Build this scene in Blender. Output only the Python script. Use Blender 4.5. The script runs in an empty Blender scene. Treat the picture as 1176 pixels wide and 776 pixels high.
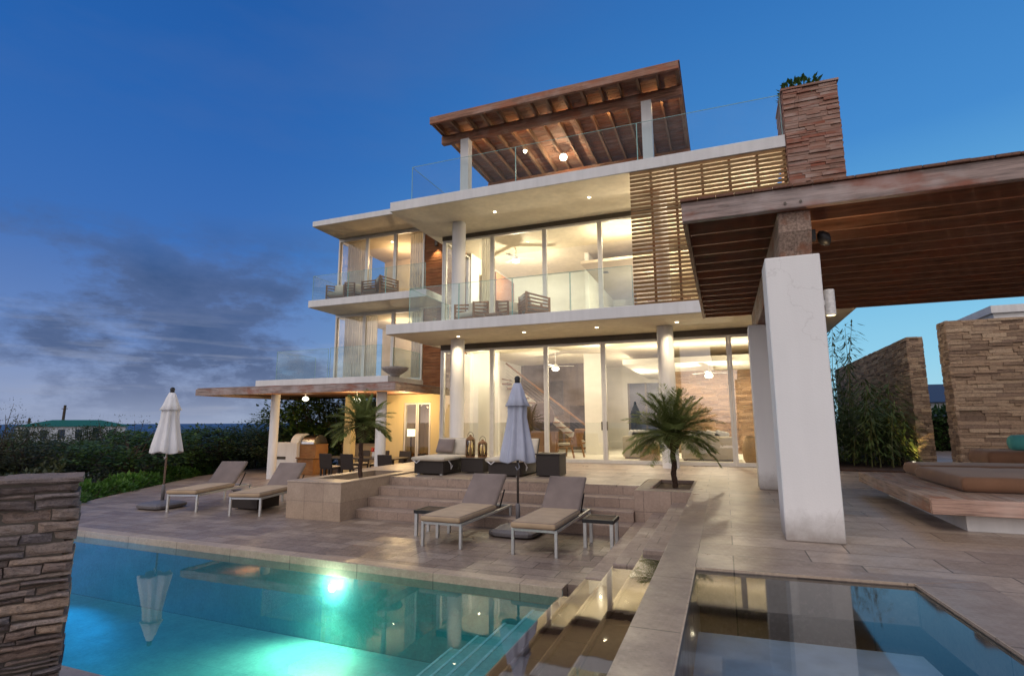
import bpy, bmesh, math, random
from mathutils import Vector, Matrix, noise
PI = math.pi
rnd = random.Random(7)
scene = bpy.context.scene
COL = scene.collection
L = -0.71                      # pool deck level, the house terrace is z = 0

# ------------------------------------------------------------------ node helper
class NT:
    def __init__(s, tree):
        s.t = tree; s.nodes = tree.nodes; s.links = tree.links
    def n(s, typ, ins=None, out=0, **attrs):
        nd = s.nodes.new('ShaderNode' + typ)
        for k, v in attrs.items(): setattr(nd, k, v)
        for k, v in (ins or {}).items():
            sock = nd.inputs[k]
            if isinstance(v, bpy.types.NodeSocket): s.links.new(v, sock)
            else:
                if sock.type == 'RGBA' and len(v) == 3: v = (*v, 1)
                sock.default_value = v
        return nd if out is None else nd.outputs[out]
    def math(s, op, a, b=0.0, c=0.0, clamp=False):
        return s.n('Math', {0: a, 1: b, 2: c}, operation=op, use_clamp=clamp)
    def mix(s, f, a, b, blend='MIX'):
        nd = s.nodes.new('ShaderNodeMix'); nd.data_type = 'RGBA'; nd.blend_type = blend
        for i, v in ((0, f), (6, a), (7, b)):
            if isinstance(v, bpy.types.NodeSocket): s.links.new(v, nd.inputs[i])
            else: nd.inputs[i].default_value = (*v, 1) if i and len(v) == 3 else v
        return nd.outputs[2]
    def ramp(s, f, stops, interp='LINEAR'):
        nd = s.nodes.new('ShaderNodeValToRGB'); cr = nd.color_ramp; cr.interpolation = interp
        while len(cr.elements) < len(stops): cr.elements.new(0.5)
        for e, (p, c) in zip(cr.elements, stops):
            e.position = p; e.color = (*c, 1) if hasattr(c, '__len__') else (c, c, c, 1)
        s.links.new(f, nd.inputs[0]); return nd.outputs[0]
    def pos(s): return s.n('NewGeometry', out='Position')
    def obj(s): return s.n('TexCoord', out='Object')
    def island(s): return s.n('NewGeometry', out='Random Per Island')
    def mapping(s, v, scale=(1,1,1), rot=(0,0,0), loc=(0,0,0)):
        return s.n('Mapping', {'Vector': v, 'Scale': scale, 'Rotation': rot, 'Location': loc})
    def noise(s, v, scale, detail=4, rough=0.55, out=0):
        return s.n('TexNoise', {'Vector': v, 'Scale': scale, 'Detail': detail, 'Roughness': rough}, out=out)
    def bump(s, h, strength=0.3, dist=0.01, normal=None):
        d = {'Height': h, 'Strength': strength, 'Distance': dist}
        if normal is not None: d['Normal'] = normal
        return s.n('Bump', d)
    def pbsdf(s, **k):
        names = {'color': 'Base Color', 'rough': 'Roughness', 'metal': 'Metallic', 'normal': 'Normal', 'spec': 'Specular IOR Level',
                 'sheen': 'Sheen Weight', 'trans': 'Transmission Weight', 'emit': 'Emission Color', 'estr': 'Emission Strength', 'coat': 'Coat Weight'}
        return s.n('BsdfPrincipled', {names[a]: b for a, b in k.items()})
    def out(s, sh): s.links.new(sh, s.nodes['OUT'].inputs[0])

MATS = {}
def mat(name, fn):
    m = bpy.data.materials.new(name); m.use_nodes = True
    m.node_tree.nodes.clear()
    o = m.node_tree.nodes.new('ShaderNodeOutputMaterial'); o.name = 'OUT'
    t = NT(m.node_tree); t.out(fn(t)); MATS[name] = m
    return m

def m_plaster(c, var=0.08, rough=0.75, bump=0.15, foot=None, crack=False):
    def f(t):
        p = t.pos()
        a = t.noise(p, 0.9, 5); b = t.noise(t.mapping(p, (3, 3, .35)), 2.0, 5)
        dark = tuple(x * (1 - 2.2 * var) for x in c)
        col = t.mix(t.ramp(t.math('MULTIPLY', a, b), [(.12, 0.0), (.38, 1.0)]), dark, c)
        if foot is not None:
            zz = t.n('SeparateXYZ', {0: p}, out=2)
            g = t.n('MapRange', {0: t.math('ADD', zz, t.math('MULTIPLY', t.noise(p, 6, 5, .7), -.30)), 1: foot - .16, 2: foot + .16, 3: .75, 4: 0.0})
            col = t.mix(g, col, (.20, .16, .13))
        if crack:
            w_ = t.n('VectorMath', {0: t.mapping(p, (1.6, 1.6, .45)), 1: t.n('VectorMath', {0: t.noise(p, 3.0, 4, out=1), 3: .35}, operation='SCALE')}, operation='ADD')
            vd = t.n('TexVoronoi', {'Vector': w_, 'Scale': .7}, feature='DISTANCE_TO_EDGE')
            col = t.mix(t.ramp(vd, [(.0, .16), (.004, .0)]), col, (.25, .22, .2))
        nb = t.bump(t.noise(p, 55, 6, .7), bump, .006)
        return t.pbsdf(color=col, rough=rough, normal=nb, spec=.25)
    return f

def m_paving(c1, c2, mortar, bw, bh, rot=0.0, rlo=.28, rhi=.6, face=None, off=.37):
    def f(t):
        p = t.pos()
        v = t.mapping(p, (1, 1, 1), (0, 0, rot)) if face is None else t.mapping(p, rot=face)
        br = t.n('TexBrick', {'Vector': v, 'Color1': c1, 'Color2': c2, 'Mortar': mortar, 'Scale': 1.0, 'Mortar Size': .007,
                 'Mortar Smooth': .2, 'Bias': 0.0, 'Brick Width': bw, 'Row Height': bh}, out=None, offset=off, squash=1.0)
        n1 = t.noise(p, 3.2, 9, .68); n2 = t.noise(p, 26, 6, .75); n3 = t.noise(p, .55, 3)
        col = t.mix(t.ramp(n1, [(.35, 0.0), (.75, .6)]), br.outputs[0], tuple(x * .6 for x in c1))
        col = t.mix(t.ramp(n2, [(.52, 0.0), (.72, .55)]), col, tuple(min(1, x * 1.35) for x in c2))
        col = t.mix(t.ramp(n2, [(.30, .6), (.46, 0.0)]), col, tuple(x * .5 for x in c1))
        col = t.mix(t.ramp(n3, [(.45, 0.0), (.7, .35)]), col, (c1[0] * .8, c1[1] * .72, c1[2] * .75))
        ro = t.n('MapRange', {0: t.math('ADD', t.math('MULTIPLY', n1, .6), t.math('MULTIPLY', n3, .4)), 1: .35, 2: .65, 3: rlo, 4: rhi})
        h = t.math('SUBTRACT', t.math('MULTIPLY', n1, .25), t.math('MULTIPLY', br.outputs[1], 1.0))
        return t.pbsdf(color=col, rough=ro, normal=t.bump(h, .5, .004), spec=.45)
    return f

def m_wood(base, red, grey, axis=0, scale=1.0, rough=.7):
    sc = [22, 22, 22]; sc[axis] = 1.1
    def f(t):
        p = t.pos()
        ri = t.island()
        off = t.n('CombineXYZ', {0: t.math('MULTIPLY', ri, 31.0), 1: t.math('MULTIPLY', ri, 17.0), 2: t.math('MULTIPLY', ri, 11.0)})
        v = t.n('VectorMath', {0: p, 1: off}, operation='ADD')
        g = t.noise(t.mapping(v, tuple(x * scale for x in sc)), 1.6, 7, .65)
        sl = [5, 5, 5]; sl[axis] = 1.6
        blot = t.noise(t.mapping(v, tuple(x * scale for x in sl)), .8, 4, .6)
        col = t.mix(t.ramp(g, [(.36, 0.0), (.60, 1.0)]), tuple(x * .34 for x in base), base)
        col = t.mix(t.ramp(blot, [(.5, 0.0), (.62, .9)]), col, red)
        col = t.mix(t.ramp(t.noise(v, 1.7, 4), [(.48, 0.0), (.75, .75)]), col, grey)
        col = t.mix(t.ramp(ri, [(0, 0.0), (1, .45)]), col, tuple(x * .6 for x in base))
        return t.pbsdf(color=col, rough=rough, normal=t.bump(g, .8, .006), spec=.25)
    return f

def m_stone(cols, scale=1.0):
    def f(t):
        p = t.pos(); ri = t.island()
        n = len(cols)
        col = t.ramp(ri, [(i / (n - 1), c) for i, c in enumerate(cols)])
        g = t.noise(t.mapping(p, (1, 1, 1.8)), 20 * scale, 9, .75); g2 = t.noise(p, 3 * scale, 5); g3 = t.noise(t.mapping(p, (1, 1, 2)), 60 * scale, 6, .75)
        col0 = None
        col = t.mix(t.ramp(g, [(.30, 0.6), (.5, 0.0)]), col, (.035, .027, .024))
        col = t.mix(t.ramp(g2, [(.5, 0.0), (.72, .35)]), col, (.34, .25, .19))
        col = t.mix(t.ramp(g3, [(.30, .8), (.48, 0.0)]), col, (.05, .04, .035))
        col = t.mix(t.ramp(g3, [(.58, 0.0), (.72, .6)]), col, (.48, .40, .34))
        hh = t.math('ADD', g, t.math('MULTIPLY', g3, .45))
        return t.pbsdf(color=col, rough=.88, normal=t.bump(hh, 1.0, .02 / scale), spec=.25)
    return f

def m_plain(c, rough=.5, metal=0.0, nscale=30, nstr=.1, var=.2, spec=.4, **k):
    def f(t):
        p = t.obj(); n = t.noise(p, nscale, 4)
        col = t.mix(t.ramp(n, [(.35, 0.0), (.7, 1.0)]), tuple(x * (1 - var) for x in c), tuple(min(1, x * (1 + var * .5)) for x in c))
        return t.pbsdf(color=col, rough=rough, metal=metal, normal=t.bump(n, nstr, .003), spec=spec, **k)
    return f

def m_fabric(c, var=.12, weave=420):
    def f(t):
        p = t.obj()
        n = t.noise(p, 3.5, 4); w = t.noise(p, weave, 2)
        col = t.mix(t.ramp(n, [(.3, 0.0), (.7, 1.0)]), tuple(x * (1 - 2 * var) for x in c), c)
        col = t.mix(t.math('MULTIPLY', w, .35), col, tuple(x * .5 for x in c))
        return t.pbsdf(color=col, rough=.95, normal=t.bump(t.math('ADD', t.math('MULTIPLY', w, .12), n), .35, .012), spec=.12, sheen=.15)
    return f

def m_leaf(c1, c2, transl=.35):
    def f(t):
        ri = t.island()
        n = t.noise(t.pos(), 1.3, 3)
        col = t.mix(ri, c1, c2)
        col = t.mix(t.ramp(n, [(.35, .7), (.6, 0.0)]), col, tuple(x * .4 for x in c1))
        d = t.pbsdf(color=col, rough=.5, spec=.35)
        tr = t.n('BsdfTranslucent', {'Color': col})
        return t.n('MixShader', {0: transl, 1: d, 2: tr})
    return f

def m_glass(tint, boost=1.0, base=0.0, rough=0.0):
    def f(t):
        fr = t.n('Fresnel', {'IOR': 1.52})
        fac = t.math('ADD', t.math('MULTIPLY', fr, boost), base, clamp=True)
        return t.n('MixShader', {0: fac, 1: t.n('BsdfTransparent', {'Color': tint}), 2: t.n('BsdfGlossy', {'Color': (1, 1, 1), 'Roughness': rough})})
    return f

def m_water(tint, scale, strength, boost=1.0, base=0.0, stretch=(1, 1, 1), rough=0.0, ramp=None):
    def f(t):
        p = t.mapping(t.pos(), stretch)
        h = t.noise(p, scale, 3, .5)
        sg = strength
        if ramp:
            yy = t.n('SeparateXYZ', {0: t.pos()}, out=1)
            sg = t.n('MapRange', {0: yy, 1: ramp[0], 2: ramp[1], 3: ramp[2], 4: strength}, interpolation_type='SMOOTHSTEP')
        nb = t.bump(h, sg, .02)
        fr = t.n('Fresnel', {'IOR': 1.33, 'Normal': nb})
        fac = t.math('ADD', t.math('MULTIPLY', fr, boost), base, clamp=True)
        return t.n('MixShader', {0: fac, 1: t.n('BsdfTransparent', {'Color': tint}), 2: t.n('BsdfGlossy', {'Roughness': rough, 'Normal': nb})})
    return f

def m_emit(c, s):
    return lambda t: t.n('Emission', {'Color': c, 'Strength': s})

mat('white_render', m_plaster((.72, .71, .70)))
mat('slab_render', m_plaster((.66, .655, .65), .07))
mat('post_render', m_plaster((.74, .73, .72), .025, .85, .35, .02, True))
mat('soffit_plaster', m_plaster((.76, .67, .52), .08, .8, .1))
mat('room_plaster', m_plaster((.80, .77, .70), .02, .8, .03))
mat('room_tan', m_plaster((.55, .45, .32), .05, .8, .05))
mat('yellow_wall', m_plaster((.62, .52, .30), .04, .8, .05))
mat('terrace_stone', m_paving((.22, .165, .13), (.42, .335, .27), (.03, .022, .017), 1.0, .46, 0, .25, .52))
mat('deck_stone', m_paving((.205, .152, .12), (.37, .295, .24), (.034, .026, .02), .62, .31, 0, .3, .58))
mat('coping_stone', m_paving((.40, .31, .23), (.46, .365, .27), (.16, .125, .095), 1.2, 4.0, 0, .3, .55))
mat('edge_stone', m_paving((.24, .18, .145), (.31, .245, .20), (.07, .055, .045), 1.15, 9.0, PI / 2, .25, .5))
mat('step_stone', m_paving((.29, .215, .175), (.36, .275, .225), (.13, .10, .08), .8, .39, 0, .4, .65))
mat('riser_stone', m_paving((.31, .225, .175), (.39, .29, .23), (.19, .14, .11), .47, .36, 0, .4, .7, face=(PI / 2, 0, 0), off=0))
mat('riser_stone_y', m_paving((.37, .275, .20), (.42, .32, .23), (.26, .195, .145), .47, .36, 0, .4, .7, face=(PI / 2, 0, 0), off=0))
mat('wet_stone', m_paving((.17, .105, .085), (.19, .13, .105), (.05, .04, .035), 1.4, 9.0, PI / 2, .04, .16))
mat('pool_tile', m_paving((.085, .335, .345), (.105, .37, .37), (.07, .30, .31), .9, .9, 0, .5, .7))
mat('step_edge_highlight', m_plain((.75, .85, .8), .5))  # highlight lines on the submerged step edges, put in as pale colour
mat('pool_step', m_paving((.34, .56, .50), (.38, .60, .53), (.27, .47, .42), 1.6, .9, PI / 2, .5, .7))
mat('dark_basin', m_plain((.36, .46, .56), .6, 0, 4))
mat('weathered_timber', m_wood((.38, .29, .26), (.24, .075, .04), (.48, .42, .41), 0))
mat('weathered_timber_y', m_wood((.38, .27, .21), (.26, .11, .06), (.42, .35, .31), 1))
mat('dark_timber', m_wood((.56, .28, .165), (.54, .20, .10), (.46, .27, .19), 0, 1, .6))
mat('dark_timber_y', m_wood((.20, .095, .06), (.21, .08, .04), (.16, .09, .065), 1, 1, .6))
mat('roof_timber', m_wood((.36, .185, .12), (.32, .115, .06), (.44, .31, .26), 0))
mat('roof_timber_y', m_wood((.34, .20, .125), (.30, .13, .07), (.38, .27, .21), 1))
mat('chimney_timber', m_wood((.37, .215, .16), (.25, .075, .042), (.46, .38, .34), 0, .8))
mat('slat_timber', m_wood((.33, .20, .09), (.26, .125, .05), (.36, .24, .13), 0))
mat('wall_timber', m_wood((.30, .12, .05), (.22, .08, .035), (.34, .17, .08), 0))
mat('platform_timber', m_wood((.52, .34, .27), (.40, .20, .15), (.56, .42, .36), 0, .8))
mat('teak', m_wood((.34, .17, .07), (.26, .11, .04), (.38, .22, .1), 0, 2, .45))
mat('near_stone', m_stone([(.10, .085, .085), (.31, .215, .165), (.19, .17, .18), (.54, .38, .27), (.14, .115, .105), (.41, .29, .22), (.13, .12, .13), (.48, .37, .30), (.21, .16, .135)]))
mat('tan_stone', m_stone([(.36, .24, .155), (.52, .36, .235), (.22, .145, .10), (.45, .31, .20), (.58, .42, .28), (.30, .20, .14)], .8))
mat('window_frame', m_plain((.62, .60, .56), .35, .35, 8, .03, .06))
mat('dark_frame', m_plain((.10, .085, .07), .4, .5, 8, .03, .1))
mat('window_glass', m_glass((.96, .97, .95), 2.1, .04))
mat('rail_glass', m_glass((.80, .92, .91), .85, .035))
mat('roof_glass', m_glass((.86, .93, .95), .2, .008))
mat('glass_edge', m_plain((.25, .45, .42), .2))
mat('pool_water', m_water((.52, .91, .95), 3.0, .014, 1.2, .0))
mat('mirror_water', m_water((.86, .92, .94), 2.4, .02, 1.25, .02, (1, .35, 1), .045))
mat('film_water', m_water((.75, .7, .66), 3.0, .03, 2.4, .10, (1, .4, 1), .03))
mat('ripple_water', m_water((.7, .66, .6), 7.0, .22, 2.4, .12, (1, .5, 1), .02, (4.9, 6.2, .02)))
mat('aluminium', m_plain((.58, .60, .60), .32, .75, 20, .03, .08))
mat('taupe_cushion', m_fabric((.47, .345, .225)))
mat('taupe_back', m_fabric((.245, .195, .175)))
mat('brown_cushion', m_fabric((.235, .125, .075)))
mat('cream_cushion', m_fabric((.62, .55, .44)))
mat('white_fabric', m_fabric((.76, .75, .76), .06))
mat('blue_white_fabric', m_fabric((.46, .48, .58), .09))
mat('turquoise_fabric', m_fabric((.10, .42, .40)))
mat('wicker', m_plain((.030, .022, .019), .55, 0, 140, .6, .5))
mat('base_plastic', m_plain((.14, .13, .135), .5, 0, 30, .1, .15))
mat('pole_wood', m_plain((.22, .15, .11), .5))
mat('pole_metal', m_plain((.12, .10, .09), .4, .6))
mat('black_plastic', m_plain((.014, .014, .016), .5))
mat('white_metal', m_plain((.75, .74, .72), .4))
mat('steel', m_plain((.5, .5, .52), .22, 1.0, 6, .02, .1))
mat('soil', m_plain((.07, .035, .02), .95, 0, 18, 1.0, .5))
mat('terrain_soil', m_plain((.035, .032, .018), .95, 0, .7, .5, .5))
mat('leaf_dark', m_leaf((.030, .055, .018), (.075, .10, .032)))
mat('leaf_olive', m_leaf((.050, .066, .024), (.12, .125, .05)))
mat('leaf_mid', m_leaf((.04, .09, .022), (.10, .17, .04)))
mat('leaf_bright', m_leaf((.05, .14, .02), (.11, .24, .04)))
mat('leaf_palm', m_leaf((.17, .23, .06), (.36, .39, .14), .5))
mat('leaf_bamboo', m_leaf((.07, .12, .03), (.17, .20, .06)))
mat('bark', m_plain((.085, .06, .045), .95, 0, 22, 1.0, .5))
mat('palm_bark', m_plain((.075, .042, .028), .95, 0, 40, 1.0, .6))
mat('bamboo_cane', m_plain((.16, .16, .05), .5))
def _curtain(t):
    c = t.mix(t.noise(t.pos(), 3, 3), (.60, .56, .48), (.78, .74, .66))
    return t.n('MixShader', {0: .45, 1: t.pbsdf(color=c, rough=.9, spec=.1), 2: t.n('BsdfTranslucent', {'Color': c})})
mat('curtain_cloth', _curtain)
mat('lamp_glow', m_emit((1, .82, .5), 30))
mat('downlight_glow', m_emit((1, .86, .58), 16))
mat('globe_glow', m_emit((1, .88, .66), 6))
mat('shade_glow', m_emit((1, .78, .42), 3))
mat('pool_glow', m_emit((1, .97, .8), 30))
mat('green_roof', m_plain((.012, .11, .05), .5, 0, 3, .1, .2))
mat('far_white', m_plaster((.7, .72, .76), .03))
mat('far_roof', m_plain((.03, .05, .09), .7))
mat('dark_art', m_plain((.05, .04, .03), .5, 0, 3, .1, .6))
mat('blue_night', m_plain((.008, .03, .075), .3, 0, 2, .02, .3))
mat('feature_stone', m_stone([(.20, .115, .06), (.30, .19, .11), (.16, .09, .05), (.26, .155, .09), (.36, .23, .14)], .8))
mat('rattan', m_plain((.42, .26, .12), .7, 0, 60, .8, .4))
mat('brass_glass', m_glass((.95, .85, .62), 1.0, .03))
mat('bowl_stone', m_plain((.34, .31, .29), .8, 0, 20, .5, .3))
mat('red_flower', m_plain((.5, .03, .02), .6))
mat('table_slat', m_wood((.12, .085, .06), (.10, .06, .04), (.15, .12, .1), 0))
mat('hall_dim_plaster', m_plaster((.16, .115, .075), .2, .7, .2))  # dimness of the back hall put into the wall colour
mat('disc_wood', m_plain((.05, .026, .015), .5))
mat('kitchen_brown', m_plain((.18, .10, .06), .5))

# ------------------------------------------------------------------ object helpers
OFF = {}
def put(o, parent):
    COL.objects.link(o)
    if parent is not None: o.parent = parent
    return o

def thing(name, label, cat, loc=(0, 0, 0), rotz=0, group=None):
    o = bpy.data.objects.new(name, None); o.empty_display_size = .2
    COL.objects.link(o); o.location = loc; o.rotation_euler = (0, 0, rotz)
    tag(o, label, cat, group); OFF[o] = Vector(loc) if rotz == 0 else Vector((0, 0, 0))
    return o
def tag(o, label, cat, group=None):
    o['label'] = label; o['category'] = cat
    if group: o['group'] = group
    return o
def dup(root, loc, rotz=0.0, label=None, group=None, scale=None):
    r = root.copy(); COL.objects.link(r); r.location = loc; r.rotation_euler = (0, 0, rotz)
    if scale: r.scale = (scale, scale, scale) if not hasattr(scale, '__len__') else scale
    if label: r['label'] = label
    if group: r['group'] = group
    for ch in root.children:
        c = ch.copy(); COL.objects.link(c); c.parent = r
        for g in ch.children:
            d = g.copy(); COL.objects.link(d); d.parent = c
    return r

class MB:
    def __init__(s): s.v = []; s.f = []
    def add(s, vs, fs):
        b = len(s.v); s.v += [tuple(v) for v in vs]; s.f += [tuple(i + b for i in f) for f in fs]; return s
    def box(s, x0, x1, y0, y1, z0, z1, M=None, jit=0):
        vs = [Vector((x, y, z)) for z in (z0, z1) for x, y in ((x0, y0), (x1, y0), (x1, y1), (x0, y1))]
        if jit: vs = [v + Vector((rnd.uniform(-jit, jit), rnd.uniform(-jit, jit), rnd.uniform(-jit, jit))) for v in vs]
        if M is not None: vs = [M @ v for v in vs]
        return s.add(vs, [(3, 2, 1, 0), (4, 5, 6, 7), (0, 1, 5, 4), (1, 2, 6, 5), (2, 3, 7, 6), (3, 0, 4, 7)])
    def cbox(s, c, d, rz=0, rx=0, ry=0):
        M = Matrix.Translation(c) @ Matrix.Rotation(rz, 4, 'Z') @ Matrix.Rotation(ry, 4, 'Y') @ Matrix.Rotation(rx, 4, 'X')
        return s.box(-d[0] / 2, d[0] / 2, -d[1] / 2, d[1] / 2, -d[2] / 2, d[2] / 2, M)
    def prism(s, poly, z0, z1):
        n = len(poly)
        a = sum(poly[i][0] * poly[(i + 1) % n][1] - poly[(i + 1) % n][0] * poly[i][1] for i in range(n))
        if a < 0: poly = poly[::-1]
        vs = [(x, y, z0) for x, y in poly] + [(x, y, z1) for x, y in poly]
        return s.add(vs, [tuple(range(n - 1, -1, -1)), tuple(range(n, 2 * n))] + [(i, (i + 1) % n, n + (i + 1) % n, n + i) for i in range(n)])
    def quad(s, a, b, c, d): return s.add([a, b, c, d], [(0, 1, 2, 3)])
    def beam(s, a, b, w, h, up=(0, 0, 1)):
        a = Vector(a); b = Vector(b); d = (b - a); ln = d.length; d.normalize()
        x = d.cross(Vector(up)); x = x.normalized() if x.length > 1e-5 else Vector((1, 0, 0)); u = x.cross(d)
        M = Matrix((( x.x, d.x, u.x, a.x), (x.y, d.y, u.y, a.y), (x.z, d.z, u.z, a.z), (0, 0, 0, 1)))
        return s.box(-w / 2, w / 2, 0, ln, -h / 2, h / 2, M)
    def tube(s, pts, radii, n=8, cap=True):
        pts = [Vector(p) for p in pts]
        if not hasattr(radii, '__len__'): radii = [radii] * len(pts)
        rings = []; prev = None
        for i, p in enumerate(pts):
            d = (pts[min(i + 1, len(pts) - 1)] - pts[max(i - 1, 0)])
            d = d.normalized() if d.length > 1e-9 else Vector((0, 0, 1))
            if prev is None: x = d.orthogonal().normalized()
            else:
                x = prev - d * prev.dot(d); x = x.normalized() if x.length > 1e-6 else d.orthogonal().normalized()
            prev = x; y = d.cross(x)
            rings.append([p + (x * math.cos(2 * PI * k / n) + y * math.sin(2 * PI * k / n)) * radii[i] for k in range(n)])
        vs = [v for r in rings for v in r]
        fs = [(i * n + k, i * n + (k + 1) % n, (i + 1) * n + (k + 1) % n, (i + 1) * n + k) for i in range(len(pts) - 1) for k in range(n)]
        if cap: fs += [tuple(range(n - 1, -1, -1)), tuple((len(pts) - 1) * n + k for k in range(n))]
        return s.add(vs, fs)
    def lathe(s, prof, c=(0, 0), n=20, fn=None):
        vs = []; m = len(prof)
        for j, (r, z) in enumerate(prof):
            for k in range(n):
                a = 2 * PI * k / n; rr = r if fn is None else fn(r, z, a)
                vs.append((c[0] + rr * math.cos(a), c[1] + rr * math.sin(a), z))
        fs = [(j * n + k, j * n + (k + 1) % n, (j + 1) * n + (k + 1) % n, (j + 1) * n + k) for j in range(m - 1) for k in range(n)]
        fs += [tuple(range(n - 1, -1, -1)), tuple((m - 1) * n + k for k in range(n))]
        return s.add(vs, fs)
    def cyl(s, x, y, r, z0, z1, n=24): return s.lathe([(r, z0), (r, z1)], (x, y), n)
    def cushion(s, x0, x1, y0, y1, z0, z1, M=None, r=.04, puff=.012, nx=14, ny=14, seed=0):
        # a soft pad: rounded edges, slightly crowned top, faint wrinkles
        us = lambda n: [(-1 + 2 * i / n) for i in range(n + 1)]
        def warp(u, half): return math.copysign(1 - (1 - abs(u)) ** 1.7, u) * half
        cx, cy, cz = (x0 + x1) / 2, (y0 + y1) / 2, (z0 + z1) / 2
        hx, hy, hz = (x1 - x0) / 2, (y1 - y0) / 2, (z1 - z0) / 2
        idx = {}
        vs = []; fs = []
        def P(u, v, side):
            x = warp(u, hx); y = warp(v, hy)
            ex = hx - abs(x); ey = hy - abs(y)
            d = min(ex, ey, r); q = 1 - d / r
            z = hz * side - side * r * (1 - math.sqrt(max(0, 1 - q * q)))
            if d >= r * .99: z += side * puff * (1 - (x / hx) ** 2) * (1 - (y / hy) ** 2)
            w = noise.noise(Vector((x * 6 + seed, y * 6, side * 3.0))) * .006
            v3 = Vector((cx + x, cy + y, cz + z + w * (1 if d > r * .5 else 0)))
            return M @ v3 if M is not None else v3
        for side in (1, -1):
            for j, v in enumerate(us(ny)):
                for i, u in enumerate(us(nx)):
                    idx[(i, j, side)] = len(vs); vs.append(P(u, v, side))
        for j in range(ny):
            for i in range(nx):
                fs.append((idx[i, j, 1], idx[i + 1, j, 1], idx[i + 1, j + 1, 1], idx[i, j + 1, 1]))
                fs.append((idx[i, j, -1], idx[i, j + 1, -1], idx[i + 1, j + 1, -1], idx[i + 1, j, -1]))
        for i in range(nx):
            fs.append((idx[i, 0, -1], idx[i + 1, 0, -1], idx[i + 1, 0, 1], idx[i, 0, 1]))
            fs.append((idx[i + 1, ny, -1], idx[i, ny, -1], idx[i, ny, 1], idx[i + 1, ny, 1]))
        for j in range(ny):
            fs.append((idx[0, j + 1, -1], idx[0, j, -1], idx[0, j, 1], idx[0, j + 1, 1]))
            fs.append((idx[nx, j, -1], idx[nx, j + 1, -1], idx[nx, j + 1, 1], idx[nx, j, 1]))
        return s.add(vs, fs)
    def build(s, name, m, parent=None, bevel=0, smooth=False, kind=None, seg=2, world=True):
        me = bpy.data.meshes.new(name)
        off = OFF.get(parent, Vector((0, 0, 0))) if (parent is not None and world) else Vector((0, 0, 0))
        me.from_pydata([(v[0] - off.x, v[1] - off.y, v[2] - off.z) for v in s.v], [], s.f)
        me.materials.append(MATS[m] if isinstance(m, str) else m)
        if smooth: me.polygons.foreach_set('use_smooth', [True] * len(me.polygons))
        me.update()
        o = bpy.data.objects.new(name, me); put(o, parent); OFF[o] = off
        if bevel:
            b = o.modifiers.new('bevel', 'BEVEL'); b.width = bevel; b.segments = seg; b.limit_method = 'ANGLE'; b.angle_limit = .6
        if kind: o['kind'] = kind
        return o

def lamp(name, typ, loc, energy, color=(1, .8, .52), size=.1, rot=None, spot=1.6, blend=.6, sy=None):
    d = bpy.data.lights.new(name, typ); d.energy = energy; d.color = color
    if typ == 'AREA':
        d.size = size
        if sy: d.shape = 'RECTANGLE'; d.size_y = sy
    else: d.shadow_soft_size = min(size, .035)
    if typ == 'SPOT': d.spot_size = spot; d.spot_blend = blend
    o = bpy.data.objects.new(name, d); COL.objects.link(o); o.location = loc
    if rot: o.rotation_euler = rot
    return o
# ------------------------------------------------------------------ camera
cd = bpy.data.cameras.new('camera'); cam = bpy.data.objects.new('camera', cd); COL.objects.link(cam)
F_PX, PIT, YAW, ROL = 622.12, 0.153541, 0.369827, -0.003069
cp, sp, cy_, sy_, cr, sr = math.cos(PIT), math.sin(PIT), math.cos(YAW), math.sin(YAW), math.cos(ROL), math.sin(ROL)
Fv = Vector((-sy_ * cp, cy_ * cp, sp)); Rv = Vector((cy_, sy_, 0)); Uv = Rv.cross(Fv)
R2 = Rv * cr + Uv * sr; U2 = Uv * cr - Rv * sr
cam.matrix_world = Matrix(((R2.x, U2.x, -Fv.x, 0), (R2.y, U2.y, -Fv.y, 0), (R2.z, U2.z, -Fv.z, 1.2), (0, 0, 0, 1)))
cd.sensor_width = 36; cd.lens = F_PX / 1176 * 36; cd.clip_end = 30000; cd.clip_start = .05
scene.camera = cam

# ------------------------------------------------------------------ the setting: ground, sea, terraces, pools
def ground_z(x, y):
    d = math.hypot(x + 9, y - 8)
    t = max(0, d - 13)
    z = -1.0 - .075 * t if t < 60 else -5.5 - .055 * (t - 60)
    if x > 3 and y > 12: z = max(z, -.9 + .0 * t)
    return max(z, -34) + .35 * noise.noise(Vector((x * .08, y * .08, 0)))
g = MB(); NR, NA = 46, 72
rad = [0] + [3 * 1.17 ** i for i in range(NR)]
for i, r in enumerate(rad):
    for k in range(NA):
        a = 2 * PI * k / NA; x = -4 + r * math.cos(a); y = 8 + r * math.sin(a)
        g.v.append((x, y, -1.0 if r < 12 else ground_z(x, y) - (60 if r > 700 else 0)))
for i in range(len(rad) - 1):
    for k in range(NA):
        if i == 0:
            if k < NA: g.f.append((0, NA + k, NA + (k + 1) % NA))
        else: g.f.append((i * NA + k, (i + 1) * NA + k, (i + 1) * NA + (k + 1) % NA, i * NA + (k + 1) % NA))
# the ground has a pit for the pool: faces under the pool are dropped
PX0, PX1, PY0, PY1 = -12.9, -1.87, 3.06, 6.9
g.v = [(x, y, -3.2) if (math.hypot(x + 4, y - 8) < 14) else (x, y, z) for x, y, z in g.v]
g.build('ground', 'terrain_soil', kind='structure', smooth=True)

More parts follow.
